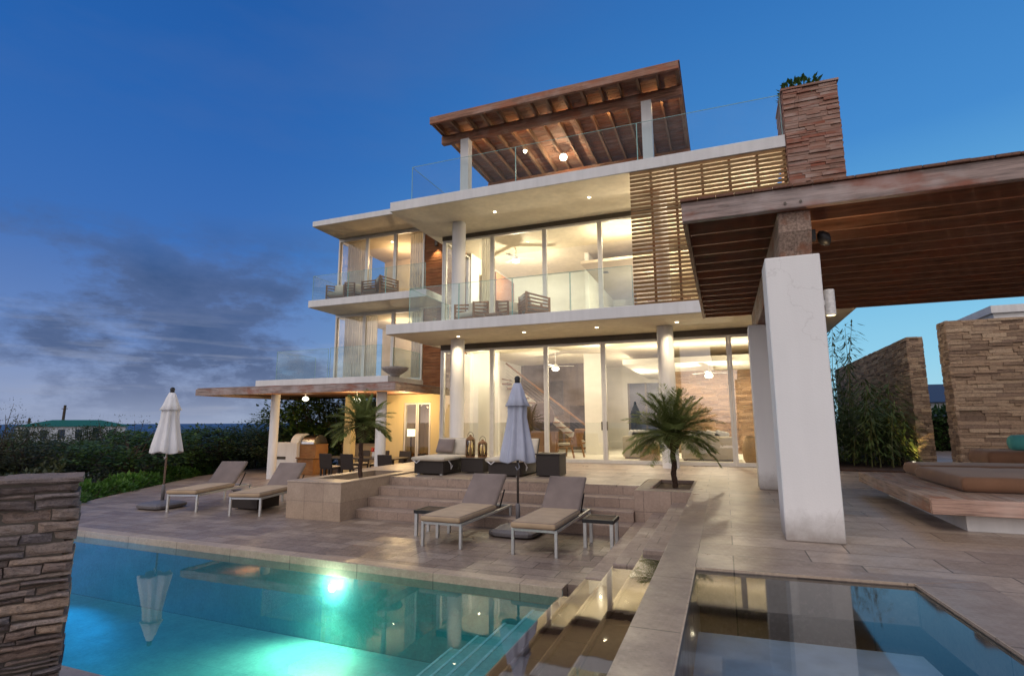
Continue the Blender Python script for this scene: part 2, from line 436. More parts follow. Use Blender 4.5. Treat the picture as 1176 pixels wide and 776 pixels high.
sea = MB(); sea.quad((-20000, -20000, -30), (20000, -20000, -30), (20000, 20000, -30), (-20000, 20000, -30))
def _sea(t):
    p = t.pos(); n = t.noise(t.mapping(p, (.02, .02, .02)), 1.0, 5); w = t.noise(p, .15, 3)
    col = t.mix(n, (.012, .045, .12), (.02, .075, .17))
    return t.pbsdf(color=col, rough=.42, spec=.35, normal=t.bump(w, .4, .6))
mat('sea_water', _sea)
sea.build('sea', 'sea_water', kind='structure')
hd = MB()
for k in range(24):
    a = k / 23; hd.v += [(-930 + 560 * a, 900 + 260 * a, -31), (-930 + 560 * a, 915 + 260 * a, -30 + 11 * math.sin(PI * a) ** .6 + 2.5 * noise.noise(Vector((k * .7, 0, 0)))), (-930 + 560 * a, 990 + 260 * a, -31)]
for k in range(23):
    for j in (0, 1): hd.f.append((k * 3 + j, k * 3 + 3 + j, k * 3 + 4 + j, k * 3 + 1 + j))
hd.build('headland', 'terrain_soil', kind='structure', smooth=True)

# pool deck (z = L) as solid slabs around the pool
d = MB()
d.prism([(-1.70, 6.60), (-1.70, 9.9), (-6.9, 9.9), (-6.9, 11), (-9.0, 11.9), (-9, 22), (-20, 24), (-17.9, 14.6), (-15.1, 9.5), (-13.2, 6.95)], L - .3, L)
d.prism([(-13.4, 6.95), (-12.95, 6.93), (-12.95, -4), (-13.4, -4)], L - .3, L)
d.prism([(-12.95, 2.72), (-1.87, 2.72), (-1.87, -4), (-12.95, -4)], L - .3, L)
d.build('pool_deck', 'deck_stone', kind='structure')
c = MB()
c.prism([(-12.95, 6.95), (-12.95, 6.73), (-1.87, 6.41), (-1.87, 6.62)], L - .2, L + .004)
c.prism([(-12.95, 3.06), (-12.95, 2.72), (-1.87, 2.72), (-1.87, 3.06)], L - .2, L + .004)
c.build('pool_coping', 'coping_stone', kind='structure', bevel=.008)
# pool shell and its underwater steps
PB = -1.78
p = MB()
p.quad((-12.95, 3.06, PB), (-1.8, 3.06, PB), (-1.8, 6.41, PB), (-12.95, 6.73, PB))
p.quad((-12.95, 6.74, PB), (-1.868, 6.417, PB), (-1.868, 6.417, L - .02), (-12.95, 6.74, L - .02))
p.quad((-12.95, 3.055, PB), (-12.95, 3.055, L - .02), (-1.8, 3.055, L - .02), (-1.8, 3.055, PB))
p.quad((-12.945, 3.06, PB), (-12.945, 6.74, PB), (-12.945, 6.74, L - .02), (-12.945, 3.06, L - .02))
p.quad((-1.872, 3.06, PB), (-1.872, 3.06, L - .075), (-1.872, 6.42, L - .075), (-1.872, 6.42, PB))
p.build('pool_shell', 'pool_tile', kind='structure')
s = MB()
for k in range(4):
    s.box(-1.875 - .36 * (k + 1), -1.875 - .36 * k - .002, 3.065, 6.40 + .0105 * k, PB + .005, L - .27 - .19 * k)
s.build('pool_steps', 'pool_step', kind='structure', bevel=.01)
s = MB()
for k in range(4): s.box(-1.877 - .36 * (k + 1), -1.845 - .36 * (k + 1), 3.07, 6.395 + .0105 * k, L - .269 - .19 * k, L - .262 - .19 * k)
s.build('pool_step_edges', 'step_edge_highlight', kind='structure')
w = MB()
w.quad((-12.944, 3.061, L - .10), (-1.870, 3.061, L - .10), (-1.870, 6.413, L - .10), (-12.944, 6.735, L - .10))
w.build('pool_water', 'pool_water', kind='structure')

# house terrace (z = 0) and the stairs
t = MB()
t.box(-7.1, -1.57, 10.67, 11.9, -1.0, 0)
t.box(-9.0, -1.57, 11.9, 27, -1.0, 0)
t.box(-1.57, -.6, 12.02, 27, -1.0, 0)
t.box(-.3, 9, 5.30, 27, -1.0, 0)
t.box(-.6, -.3, 10.0, 27, -1.0, -.002)
t.box(1.75, 9, -4, 5.30, -1.0, 0)
t.build('terrace', 'terrace_stone', kind='structure')
e = MB()   # darker edge course beside the reflecting pool
e.box(-.6, -.302, 6.3, 9.998, -1.0, .003)
e.box(-.6, -.302, -4, 6.298, -1.0, .003)
e.prism([(-.30, 5.30), (1.75, 5.30), (1.25, 5.06), (-.30, 4.98)], -.3, .003)
e.prism([(1.75, 5.298), (1.75, -4), (1.62, -4), (1.62, .9), (1.25, 5.055)], -.3, .003)
e.prism([(-.30, .9), (1.62, .9), (1.62, -4), (-.30, -4)], -.3, .003)
e.build('pool_edge_course', 'edge_stone', kind='structure', bevel=.006)
st = MB()
for y, z in ((9.5, .75), (9.88, .5), (10.27, .25)):
    st.box(-7.098, -1.572, y, y + .42 if z > .3 else 10.668, -.9, L * z)
st.build('stairs', 'step_stone', kind='structure', bevel=.012)
rs = MB()
for y, za, zb in ((9.5, 1, .75), (9.88, .75, .5), (10.27, .5, .25), (10.67, .25, 0)):
    rs.quad((-7.09, y - .003, L * za + .004), (-1.575, y - .003, L * za + .004), (-1.575, y - .003, L * zb - .03), (-7.09, y - .003, L * zb - .03))
rs.build('stair_risers', 'riser_stone', kind='structure')
ss = MB()  # side treads running down to the pool deck
TX = [(-1.57, -1.25, .75), (-1.25, -.92, .5), (-.92, -.6, .25)]
for x0, x1, z in TX: ss.box(x0, x1 - .002, 6.3, 9.996, -.9, L * z)
ss.build('side_steps', 'step_stone', kind='structure', bevel=.010)
ws = MB()
ws.box(-1.868, -1.572, -4, 6.298, -.95, L - .055)
for (x0, x1, z), dz in zip(TX, (.045, .06, .085)):
    ws.box(x0, x1 - .03, -4, 6.298, -.92, L * z - dz)
    ws.box(x0, x0 + .03, -4, 6.298, -.9, L * z - dz + .028)
ws.build('wet_steps', 'wet_stone', kind='structure', bevel=.008)
wf = MB()
wf.quad((-1.867, -4, L - .045), (-1.575, -4, L - .045), (-1.575, 6.296, L - .045), (-1.867, 6.296, L - .045))
for (x0, x1, z), dz in list(zip(TX, (.045, .06, .085)))[:2]:
    wf.quad((x0 - .004, -4, L * z - dz + .034), (x1, -4, L * z - dz + .034), (x1, 6.296, L * z - dz + .034), (x0 - .004, 6.296, L * z - dz + .034))
wf.build('cascade_water', 'film_water', kind='structure')
wr = MB(); x0, x1, z = TX[2]
wr.quad((x0 - .004, -4, L * z - .05), (x1, -4, L * z - .05), (x1, 6.296, L * z - .05), (x0 - .004, 6.296, L * z - .05))
wr.build('channel_water', 'ripple_water', kind='structure')
rb = MB()
rb.prism([(-.301, 4.982), (1.251, 5.062), (1.622, .9), (-.301, .9)], -.55, -.5)
rb.build('reflecting_pool_floor', 'dark_basin', kind='structure')
rw = MB(); rw.add([(-.30, 4.98, -.022), (-.30, .9, -.022), (1.62, .9, -.022), (1.25, 5.06, -.022)], [(0, 1, 2, 3)])
rw.build('reflecting_pool', 'mirror_water', kind='structure')
rl = MB()
for a, b in (((-.30, .9), (-.30, 4.98)), ((-.30, 4.98), (1.25, 5.06)), ((1.25, 5.06), (1.62, .9))):
    rl.beam((a[0], a[1], -.006), (b[0], b[1], -.006), .010, .018)
rl.build('pool_lip', 'coping_stone', kind='structure')

# ------------------------------------------------------------------ planters
pl = thing('planter', 'long stone clad planter box beside the stairs, holding the slender palm near the veranda', 'planter', (-7.77, 10.4, L))
b = MB()
b.box(-8.44, -7.10, 9.0, 9.55, L, .0); b.box(-8.44, -8.2, 9.55, 11.9, L, .0); b.box(-7.34, -7.10, 9.55, 11.9, L, .0); b.box(-8.2, -7.34, 11.66, 11.9, L, .0)
b.build('wall', 'riser_stone_y', pl)
b = MB(); b.box(-8.2, -7.34, 9.55, 11.66, L, -.14); b.build('soil', 'soil', pl)
b = MB(); b.box(-8.45, -7.094, 8.99, 9.55, .002, .03); b.box(-8.45, -8.19, 9.55, 11.91, .002, .03); b.box(-7.35, -7.094, 9.55, 11.91, .002, .03); b.box(-8.19, -7.35, 11.65, 11.91, .002, .03)
b.build('rim', 'coping_stone', pl, bevel=.006)
pr = thing('planter', 'square stone planter flush with the house terrace, holding the bushy palm', 'planter', (-1.1, 11, L))
b = MB()
b.box(-1.568, -.602, 10.0, 10.36, L, -.001); b.box(-1.568, -1.31, 10.36, 12.018, L, -.001); b.box(-.64, -.602, 10.36, 12.018, L, -.001); b.box(-1.31, -.64, 11.9, 12.018, L, -.001)
b.build('wall', 'riser_stone', pr, bevel=.006)
b = MB(); b.box(-1.31, -.64, 10.36, 11.9, L, -.06); b.build('soil', 'soil', pr)
b = MB()
for x0, x1, y0, y1 in ((-1.335, -.615, 10.335, 10.365), (-1.335, -1.305, 10.365, 11.895), (-.645, -.615, 10.365, 11.895), (-1.335, -.615, 11.895, 11.925)): b.box(x0, x1, y0, y1, -.02, .006)
b.build('rim', 'weathered_timber', pr)
# ------------------------------------------------------------------ the villa
V = thing('villa', 'three storey modern villa with white slabs, glass walls and a timber roof pergola', 'villa', (-4, 20, 0))
Y0 = 16.0; S1, F1, S2, F2 = 3.74, 4.04, 7.53, 7.83
XL, XR = -8.75, 2.0
def slab(x0, x1, y0, y1, z0, z1, m='slab_render', soffit=True):
    b = MB(); b.box(x0, x1, y0, y1, z0 + .004, z1); o = b.build('floor_slab', m, V, bevel=.012)
    if soffit:
        b = MB(); b.quad((x0 + .02, y0 + .02, z0), (x0 + .02, y1, z0), (x1 - .02, y1, z0), (x1 - .02, y0 + .02, z0)); b.build('soffit', 'soffit_plaster', o)
    return o
slab(-9.15, 2.96, 13.32, 27, S1, F1)
slab(-9.15, 1.70, 13.33, 27, S2, F2)
def wallbox(*a, m='room_plaster', name='wall'):
    b = MB(); b.box(*a); return b.build(name, m, V)
# windows
def window(x0, x1, z0, z1, y, axis=0, fw=.065, pane='window_glass', fm='window_frame', bot=.10):
    b = MB(); d = .05
    def bx(a0, a1, c0, c1):
        if axis == 0: b.box(a0, a1, y - d, y + d, c0, c1)
        else: b.box(y - d, y + d, a0, a1, c0, c1)
    bx(x0, x0 + fw, z0, z1); bx(x1 - fw, x1, z0, z1); bx(x0 + fw, x1 - fw, z1 - fw, z1); bx(x0 + fw, x1 - fw, z0, z0 + bot)
    o = b.build('window', fm, V)
    b = MB()
    if axis == 0: b.quad((x0 + fw, y, z0 + bot), (x1 - fw, y, z0 + bot), (x1 - fw, y, z1 - fw), (x0 + fw, y, z1 - fw))
    else: b.quad((y, x0 + fw, z0 + bot), (y, x1 - fw, z0 + bot), (y, x1 - fw, z1 - fw), (y, x0 + fw, z1 - fw))
    b.build('pane', pane, o)
    return o
XS = [-8.69, -8.05, -6.89, -5.07, -3.28, -1.38, .22, 1.94]
for z0, z1, hz in ((.0, 3.56, S1), (F1, 7.38, S2)):
    for a, b_ in zip(XS, XS[1:]): window(a + .003, b_ - .003, z0 + .005, z1, Y0)
    b = MB(); b.box(-8.75, 2.0, 15.93, 16.07, z1 + .003, hz - .002); b.build('window_header', 'dark_frame', V)
    window(16.07, 17.9, z0 + .005, z1, -8.70, axis=1)
    b = MB(); b.box(-8.75, -8.70, 15.95, 16.05, z0, z1); b.build('corner_post', 'window_frame', V)
for x in (-3.36, -3.20):
    b = MB(); b.box(x - .012, x + .012, 15.90, 15.948, .95, 1.2); b.build('door_handle', 'dark_frame', V)
# shell walls of the main block
for z0, z1 in ((0.0, S1 - .002), (F1, S2 - .002)):
    wallbox(-8.75, -8.6, 17.95, 26, z0, z1)
    wallbox(2.0, 2.15, 15.95, 26, z0, z1)
wallbox(-8.6, -4.1, 25.5, 25.7, 0, S1 - .003); wallbox(-2.5, 2.0, 25.5, 25.7, 0, S1 - .003); wallbox(-4.1, -2.5, 25.5, 25.7, 2.95, S1 - .003)
wallbox(-8.6, 2.0, 24.5, 24.7, F1, S2 - .003)
# columns
for z0, z1 in ((0, S1), (F1, S2)):
    for x in (-7.62, -1.37):
        b = MB(); b.cyl(x, 14.97, .215, z0, z1, 32); b.build('column', 'white_render', V, smooth=False, bevel=.004)
b = MB(); b.cyl(-14.75, 14.93, .15, L, 2.18, 28); b.build('column', 'white_render', V)
b = MB(); b.cyl(-10.32, 14.93, .17, L, 2.18, 28); b.build('column', 'white_render', V)
b = MB(); b.box(-13.62, -13.3, 17.3, 17.6, L, 2.18); b.build('column', 'yellow_wall', V)
# downlights in the soffits
def downlight(x, y, z, e=26, spot=True):
    b = MB(); b.lathe([(.045, z - .006), (.045, z - .002)], (x, y), 14); b.build('downlight', 'downlight_glow', V)
    if spot: lamp('downlight_lamp', 'SPOT', (x, y, z - .03), e, size=.04, spot=2.3, blend=.8)
for x in (-7.32, -5.22, -3.11, -1.01): downlight(x, 14.42, S1, 150)
for x in (-6.17, -3.24, -.33): downlight(x, 14.5, S2, 110)
# balustrades
def rail(x0, y0, x1, y1, z, h=1.08, n=1, gap=.02, m='rail_glass'):
    for k in range(n):
        a = k / n; c_ = (k + 1) / n
        ax, ay, bx_, by = x0 + (x1 - x0) * a, y0 + (y1 - y0) * a, x0 + (x1 - x0) * c_, y0 + (y1 - y0) * c_
        ln = math.hypot(bx_ - ax, by - ay); ux, uy = (bx_ - ax) / ln, (by - ay) / ln
        ax += ux * gap / 2; ay += uy * gap / 2; bx_ -= ux * gap / 2; by -= uy * gap / 2
        b = MB(); b.quad((ax, ay, z), (bx_, by, z), (bx_, by, z + h), (ax, ay, z + h))
        o = b.build('balustrade', m, V)
        b = MB(); b.beam((ax, ay, z + h + .005), (bx_, by, z + h + .005), .014, .010)
        for qx, qy in ((ax, ay), (bx_, by)): b.beam((qx, qy, z), (qx, qy, z + h), .012, .012, up=(1, 0, 0))
        b.build('edge', 'glass_edge', o)
rail(-8.45, 13.45, -1.95, 13.45, F1, 1.05, 4)
rail(-8.45, 13.45, -8.45, 15.9, F1, 1.05, 1)
rail(-8.5, 13.5, 1.68, 13.5, F2, 1.10, 3, .012, 'roof_glass')
rail(-8.5, 13.5, -8.5, 19.5, F2, 1.10, 2, .012, 'roof_glass')
# louvre screen
b = MB()
n = 33
for k in range(n):
    z = F1 + .03 + k * (S2 - F1 - .06) / (n - 1)
    b.cbox((-.12, 13.40, z), (3.60, .085, .068), rx=.25)
ls = b.build('louvre_screen', 'slat_timber', V)
for x in (-1.40, -.80, -.17, .46, 1.08, 1.66):
    b = MB(); b.box(x - .03, x + .03, 13.46, 13.53, F1 + .002, S2 - .002); b.build('upright', 'dark_timber', ls)
# chimney, boarded
b = MB(); z = 3.9; k = 0
while z < 8.86:
    h = rnd.uniform(.045, .085); h = min(h, 8.90 - z)
    xs = [1.72, rnd.uniform(1.95, 2.2), rnd.uniform(2.3, 2.65), 2.84]
    for a, c_ in zip(xs, xs[1:]):
        j = rnd.uniform(-.02, .022); b.box(a + .002, c_ - .002, 13.30 + j, 13.36, z, z + h - rnd.uniform(.004, .012), jit=.003)
    j = rnd.uniform(-.01, .01); b.box(1.70 + j, 1.76, 13.362, 14.6, z, z + h - .006)
    j = rnd.uniform(-.01, .01); b.box(2.80, 2.86 + j, 13.362, 14.6, z, z + h - .006)
    z += h
ch = b.build('chimney', 'chimney_timber', V)
b = MB(); b.box(1.77, 2.79, 13.37, 14.6, 4.0, 8.84); b.build('core', 'dark_frame', ch)
b = MB(); b.box(1.68, 2.88, 13.27, 13.39, 8.91, 8.96); b.box(1.68, 1.80, 13.395, 14.6, 8.91, 8.96); b.box(2.76, 2.88, 13.395, 14.6, 8.91, 8.96); b.build('cap', 'chimney_timber', ch)
# roof pergola
for x in (-6.79, -1.46): rp = MB(); rp.box(x - .13, x + .13, 13.62, 13.88, F2, 9.60); rp.build('roof_post', 'white_render', V)
for x in (-6.85, -2.4): rp = MB(); rp.box(x - .09, x + .09, 17.2, 17.38, F2, 9.60); rp.build('roof_post', 'roof_timber', V)
for y in (13.75, 17.29):
    b = MB(); b.box(-7.6, -.54, y - .08, y + .08, 9.602, 9.86); b.build('roof_beam', 'roof_timber', V, bevel=.01)
for k in range(15):
    x = -7.46 + k * (6.84 / 14)
    b = MB(); b.box(x - .032, x + .032, 12.99, 18.1, 9.862, 10.02); b.build('rafter', 'roof_timber_y', V)
b = MB(); b.box(-7.58, -.56, 12.90, 12.985, 9.84, 10.045); b.build('roof_fascia', 'roof_timber', V, bevel=.008)
for x in (-.60, -7.57): b = MB(); b.box(x, x + .05, 12.99, 18.1, 9.86, 10.02); b.build('roof_fascia', 'roof_timber_y', V)
b = MB(); y = 12.93
while y < 18.1:
    b.box(-7.6, -.53, y, y + .128, 10.05 + rnd.uniform(-.003, .003), 10.075); y += .135
b.build('roof_boards', 'roof_timber', V)
for x, y in ((-5.51, 15.44),): 
    b = MB(); b.lathe([(.05, 9.80), (.06, 9.86)], (x, y), 14); b.build('downlight', 'downlight_glow', V)
b = MB(); b.lathe([(.02, 9.62), (.10, 9.66), (.13, 9.74), (.10, 9.82), (.03, 9.86)], (-4.42, 16.1), 18); b.build('ceiling_lamp', 'globe_glow', V, smooth=True)
lamp('roof_lamp', 'POINT', (-4.42, 16.1, 9.5), 80, size=.12)
for x in (-6.7, -5.2, -3.9, -2.6, -1.2): lamp('roof_underside_fill', 'POINT', (x, 14.2, 9.66), 8, color=(1, .62, .25), size=.05)  # added warm fill brightening the pergola underside, no fixtures here
# plant equipment housing on the roof behind
b = MB(); b.box(-9.9, -8.0, 20.5, 22.5, F2 + 1.2, F2 + 2.0 + .35); b.build('roof_housing', 'white_render', V, bevel=.01)

# ---------------- rooms of the main block
FLR = MB(); FLR.box(-8.6, 2.0, 16.08, 25.5, .001, .012); FLR.build('room_floor', 'cream_floor' if 'cream_floor' in MATS else 'room_plaster', V)
# dropped ceiling with a cove lit from above
b = MB(); b.box(-3.15, 1.98, 18.6, 25.4, 3.12, 3.30); b.build('dropped_ceiling', 'room_plaster', V)
for x in (-2.2, -.7, .9): lamp('cove_lamp', 'AREA', (x, 18.75, 3.34), 60, (1, .86, .62), 1.3, rot=(PI, 0, 0), sy=.12)
# stone feature wall
def stone_faces(b, x0, x1, y, z0, z1, rh=.085, dep=.03, lmin=.2, lmax=.6, axis=0, sgn=-1):
    z = z0
    while z < z1 - .02:
        h = min(rnd.uniform(rh * .6, rh * 1.35), z1 - z); x = x0
        while x < x1 - .01:
            l = min(rnd.uniform(lmin, lmax), x1 - x); j = rnd.uniform(.3, 1) * dep
            a0, a1 = (y - j, y + .05) if sgn < 0 else (y - .05, y + j)
            if axis == 0: b.box(x + .003, x + l - .003, a0, a1, z + .003, z + h - .003, jit=.004)
            else: b.box(a0, a1, x + .003, x + l - .003, z + .003, z + h - .003, jit=.004)
            x += l
        z += h
b = MB(); stone_faces(b, -1.75, 1.98, 22.0, 0, 3.11); b.build('stone_wall', 'feature_stone', V)
wallbox(-1.75, 1.98, 22.06, 22.2, 0, 3.11)
wallbox(-4.85, -4.05, 20.0, 20.25, .013, S1 - .004)                 # white pier by the stair
wallbox(-8.6, -7.6, 18.2, 18.35, .013, S1 - .004)                   # white wall at the left
# blue evening window at the back of the living room
b = MB(); b.quad((-4.1, 25.55, .1), (-2.5, 25.55, .1), (-2.5, 25.55, 2.95), (-4.1, 25.55, 2.95)); b.build('back_window', 'blue_night', V)
b = MB()
for x in (-4.08, -3.3, -2.54): b.box(x - .04, x + .04, 25.46, 25.54, .013, 2.95)
b.build('back_window_frame', 'dark_frame', V)
b = MB(); b.box(-8.58, -4.9, 23.3, 23.4, .013, S1 - .004); b.build('wall', 'hall_dim_plaster', V)
# inner staircase
b = MB()
for k in range(17):
    b.box(-4.75 - .0 - k * .0, -4.75, 0, 0, 0, 0) if False else b.box(-4.95 - .26 * k - .3, -4.95 - .26 * k, 21.0, 22.1, .2 * (k + 1) - .05, .2 * (k + 1))
sc_ = b.build('staircase', 'teak', V)
b = MB(); b.beam((-4.9, 20.95, .95), (-8.4, 20.95, 3.62), .05, .07); b.beam((-4.9, 20.95, .95), (-4.9, 20.95, .02), .05, .05, up=(1, 0, 0)); b.build('handrail', 'teak', sc_)
b = MB()
for q in range(5): b.beam((-4.9, 20.95, .28 + .14 * q), (-8.4, 20.95, 2.95 + .14 * q), .008, .008)
b.build('rail_wires', 'steel', sc_)
b = MB(); b.beam((-4.9, 21.55, .0), (-8.6, 21.55, 2.85), .12, .24); b.build('stringer', 'room_plaster', sc_)
b = MB(); b.box(-7.2, -6.6, 23.24, 23.29, 1.5, 3.0); b.box(-6.3, -5.1, 23.24, 23.29, .7, 1.9); b.build('wall_art', 'dark_art', V)
# upper room: open void, kitchen, cedar panel
wallbox(-8.05, -7.85, 18.6, 20.5, F1, 6.9, m='wall_timber', name='cedar_panel')
wallbox(-4.6, -4.45, 19.5, 24.4, F1, S2 - .004)
b = MB(); b.box(-4.44, 1.95, 18.2, 24.4, 6.72, 6.82); b.build('dropped_ceiling', 'room_tan', V)
b = MB()
for x, y in ((-3.9, 19.6), (-2.2, 19.9)): b.box(x - .18, x + .18, y - .1, y + .1, 6.70, 6.715)
b.build('ceiling_vent', 'dark_frame', V)
wallbox(-3.2, 1.9, 23.0, 23.15, F1, 6.71, m='room_tan')
b = MB(); b.box(-2.7, -1.0, 22.6, 22.98, F1 + .01, 6.2); b.build('cupboard', 'kitchen_brown', V)
b = MB(); b.box(-3.0, -1.2, 21.0, 21.6, F1 + .01, 4.95); b.build('kitchen_counter', 'cream_cushion', V)
b = MB(); b.box(-8.58, -4.62, 22.0, 22.1, F1, S2 - .004); b.build('wall', 'room_plaster', V)
# lamps in the rooms
for x, y, z, e in ((-7.9, 17.3, 3.4, 60), (-5.95, 19.2, 3.0, 50), (-3.9, 17.6, 3.4, 70), (-.35, 19.6, 2.6, 150), (-3.0, 21.5, 2.7, 70), (1.2, 17.3, 3.4, 50)):
    lamp('room_lamp', 'POINT', (x, y, z), e * 1.7, (1, .87, .63), size=.15)
for x, y, z, e in ((-6.9, 18.5, 6.9, 220), (-3.0, 17.2, 7.1, 130), (-.8, 17.6, 6.3, 105), (-1.8, 20.2, 6.4, 90), (1.0, 14.8, 7.0, 48), (-1.0, 14.8, 7.0, 48), (.6, 17.2, 6.2, 90)):
    lamp('room_lamp', 'POINT', (x, y, z), e * 1.45, (1, .87, .63), size=.15)
for x in (-1.2, -.2, .8, 1.6): lamp('wall_washer', 'SPOT', (x, 21.3, 3.05), 40, size=.05, spot=1.5, rot=(.35, 0, 0))

# ---------------- the wing
WY = 17.82
slab(-14.7, -9.16, 16.2, 24, 8.80, 9.02)
b = MB(); b.box(-14.2, -9.16, 16.32, 24, 9.021, 9.07); b.build('roof_kerb', 'slab_render', V)
slab(-14.7, -9.5, 16.2, 24, 5.56, 5.83)
slab(-16.35, -10.5, 15.5, 24, 2.50, 2.76, soffit=False)
WX = [-14.66, -13.24, -11.9, -10.55]
for z0, z1 in ((2.77, 5.5), (5.835, 8.72)):
    for a, c_ in zip(WX, WX[1:]): window(a + .003, c_ - .003, z0, z1, WY)
    window(17.88, 20.0, z0, z1, -14.64, axis=1)
    b = MB(); b.box(-14.66, -8.9, 17.76, 17.88, z1 + .003, z1 + .06); b.build('window_header', 'window_frame', V)
    wallbox(-14.6, -8.9, 21.0, 21.1, z0, z1, m='room_tan'); wallbox(-10.5, -10.4, 17.9, 21.0, z0, z1, m='room_tan')
    b = MB(); b.box(-14.66, -9.2, 17.9, 21.2, z1 - .02, z1 + .05); b.build('room_ceiling', 'room_tan', V)
# boarded cedar wall beside the wing windows
b = MB(); z = 2.45
while z < 8.75:
    b.box(-10.53, -8.78, 17.80 + rnd.uniform(-.008, .008), 17.9, z + .003, z + .115); z += .12
b.build('cedar_cladding', 'wall_timber', V)
def walllamp(x, y, z, e):
    b = MB(); b.lathe([(.05, z - .12), (.06, z - .10), (.06, z + .1), (.05, z + .12)], (x, y - .12), 14); b.beam((x, y - .12, z), (x, y, z), .03, .03); b.build('wall_lamp', 'dark_frame', V)
    lamp('wall_lamp_light', 'SPOT', (x, y - .13, z - .14), e, (1, .75, .4), .03, spot=1.7, blend=.7)
walllamp(-9.98, 17.8, 8.02, 60); walllamp(-9.98, 17.8, 4.95, 60)
rail(-14.6, 16.3, -9.6, 16.3, 5.83, .98, 3); rail(-14.6, 16.3, -14.6, 17.7, 5.83, .98, 1)
rail(-15.5, 15.62, -13.12, 15.62, 2.76, 1.05, 1); rail(-13.05, 15.62, -10.85, 15.62, 2.76, 1.08, 1)
rail(-10.6, 15.9, -10.6, 17.7, 2.76, 1.0, 1); rail(-15.5, 15.62, -15.5, 17.7, 2.76, 1.05, 1)
lamp('wing_room_lamp', 'POINT', (-12.6, 19.5, 8.2), 130, (1, .7, .4), .15); lamp('wing_room_lamp', 'POINT', (-12.6, 19.5, 5.0), 100, (1, .8, .55), .15)
downlight(-12.6, 18.6, 8.69, 20)
# veranda roof
b = MB(); b.box(-17.8, -9.36, 14.2, 14.29, 2.17, 2.40); b.build('veranda_fascia', 'weathered_timber', V, bevel=.006)
for x in (-9.45, -17.8): b = MB(); b.box(x, x + .09, 14.292, 20.5, 2.17, 2.40); b.build('veranda_fascia', 'weathered_timber_y', V, bevel=.006)
b = MB(); y = 14.295
while y < 20.4:
    b.box(-17.705, -9.455, y, y + .135, 2.27, 2.30); y += .14
b.build('veranda_boards', 'roof_timber', V)
b = MB(); b.box(-17.78, -9.38, 14.25, 20.45, 2.41, 2.44); b.build('veranda_roof', 'weathered_timber', V)
# ground floor wall of the wing with a glass door
GY = 18.3
wallbox(-12.75, -11.62, GY, GY + .15, L, 2.265, m='yellow_wall'); wallbox(-10.42, -8.78, GY, GY + .15, L, 2.265, m='yellow_wall')
wallbox(-11.62, -10.42, GY, GY + .15, 1.95, 2.265, m='yellow_wall')
window(-11.6, -11.02, L + .01, 1.94, GY + .06); window(-11.01, -10.44, L + .01, 1.94, GY + .06)
wallbox(-12.7, -8.8, 21.6, 21.7, L, 2.265, m='room_tan'); wallbox(-12.75, -12.6, GY + .15, 21.6, L, 2.265, m='room_tan')
lamp('bedroom_lamp', 'POINT', (-11.0, 20.0, 1.7), 30, (1, .7, .35), .12)
for x, y, e_ in ((-15.9, 15.3, 45), (-12.2, 15.6, 110), (-10.9, 17.2, 110)):
    lamp('veranda_lamp', 'POINT', (x, y, 1.85), e_, (1, .70, .34), .1)
# ------------------------------------------------------------------ garden pergola
GP = thing('garden_pergola', 'weathered timber pergola roof on two square white posts beside the reflecting pool', 'pergola', (.78, 9, 0))
for y0, y1 in ((6.36, 6.86), (10.85, 11.35)):
    b = MB(); b.box(.51, 1.045, y0, y1, 0, 2.965); o = b.build('post', 'post_render', GP, bevel=.014)
b = MB(); pf = [(6.31, 3.445), (6.31, 3.22), (6.44, 2.967), (12.45, 2.967), (12.45, 3.445)]; b.v = [(x, y, z) for x in (.665, .985) for y, z in pf]; b.f = [(4, 3, 2, 1, 0), (5, 6, 7, 8, 9)] + [(k, (k + 1) % 5, 5 + (k + 1) % 5, 5 + k) for k in range(5)]; b.build('main_beam', 'weathered_timber_y', GP, bevel=.012)
b = MB(); b.box(-.32, 8.5, 6.20, 6.29, 3.44, 3.665); fa = b.build('front_beam', 'weathered_timber', GP, bevel=.01)
b = MB()
for x in (.735, .885):
    b.lathe([(.014, 0), (.014, .012)], (0, 0), 12)
    b.v[-24:] = [(x + v[0], 6.198 - v[2], 3.50 + v[1]) for v in b.v[-24:]]
b.build('bolt', 'dark_frame', fa)
for k in range(14):
    y = 6.74 + k * .44
    if y < 12.5:
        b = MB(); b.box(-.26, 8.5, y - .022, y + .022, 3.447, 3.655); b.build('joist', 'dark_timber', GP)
b = MB(); b.box(-.32, -.27, 6.292, 12.52, 3.44, 3.655); b.build('end_board', 'roof_timber_y', GP)
b = MB(); b.box(-.32, 8.5, 12.46, 12.52, 3.44, 3.655); b.build('back_beam', 'dark_timber', GP) if False else None
b = MB(); x = -.33
while x < 8.5:
    b.box(x, x + .185, 6.165 + rnd.uniform(-.012, .012), 12.56, 3.668, 3.692 + rnd.uniform(0, .006)); x += .192
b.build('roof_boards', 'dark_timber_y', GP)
b = MB(); b.lathe([(.05, 2.33), (.052, 2.34), (.052, 2.60), (.05, 2.61)], (1.14, 6.62), 20); b.beam((1.04, 6.62, 2.47), (1.10, 6.62, 2.47), .04, .05); sc2 = b.build('sconce', 'white_metal', GP)
b = MB(); b.lathe([(.042, 2.326), (.042, 2.3295)], (1.14, 6.62), 16); b.build('bulb', 'shade_glow', sc2)
lamp('sconce_lamp', 'SPOT', (1.14, 6.62, 2.32), 45, (1, .74, .42), .03, spot=1.9)
lamp('sconce_lamp', 'SPOT', (1.14, 6.62, 2.62), 12, (1, .70, .38), .03, rot=(PI, 0, 0), spot=2.2)
sp = thing('speaker', 'black outdoor speaker clamped to the pergola beam above the front post', 'speaker', (1.1, 6.65, 3.2))
b = MB(); b.lathe([(.05, 0), (.10, .03), (.115, .10), (.10, .2), (.06, .22)], (0, 0), 20)
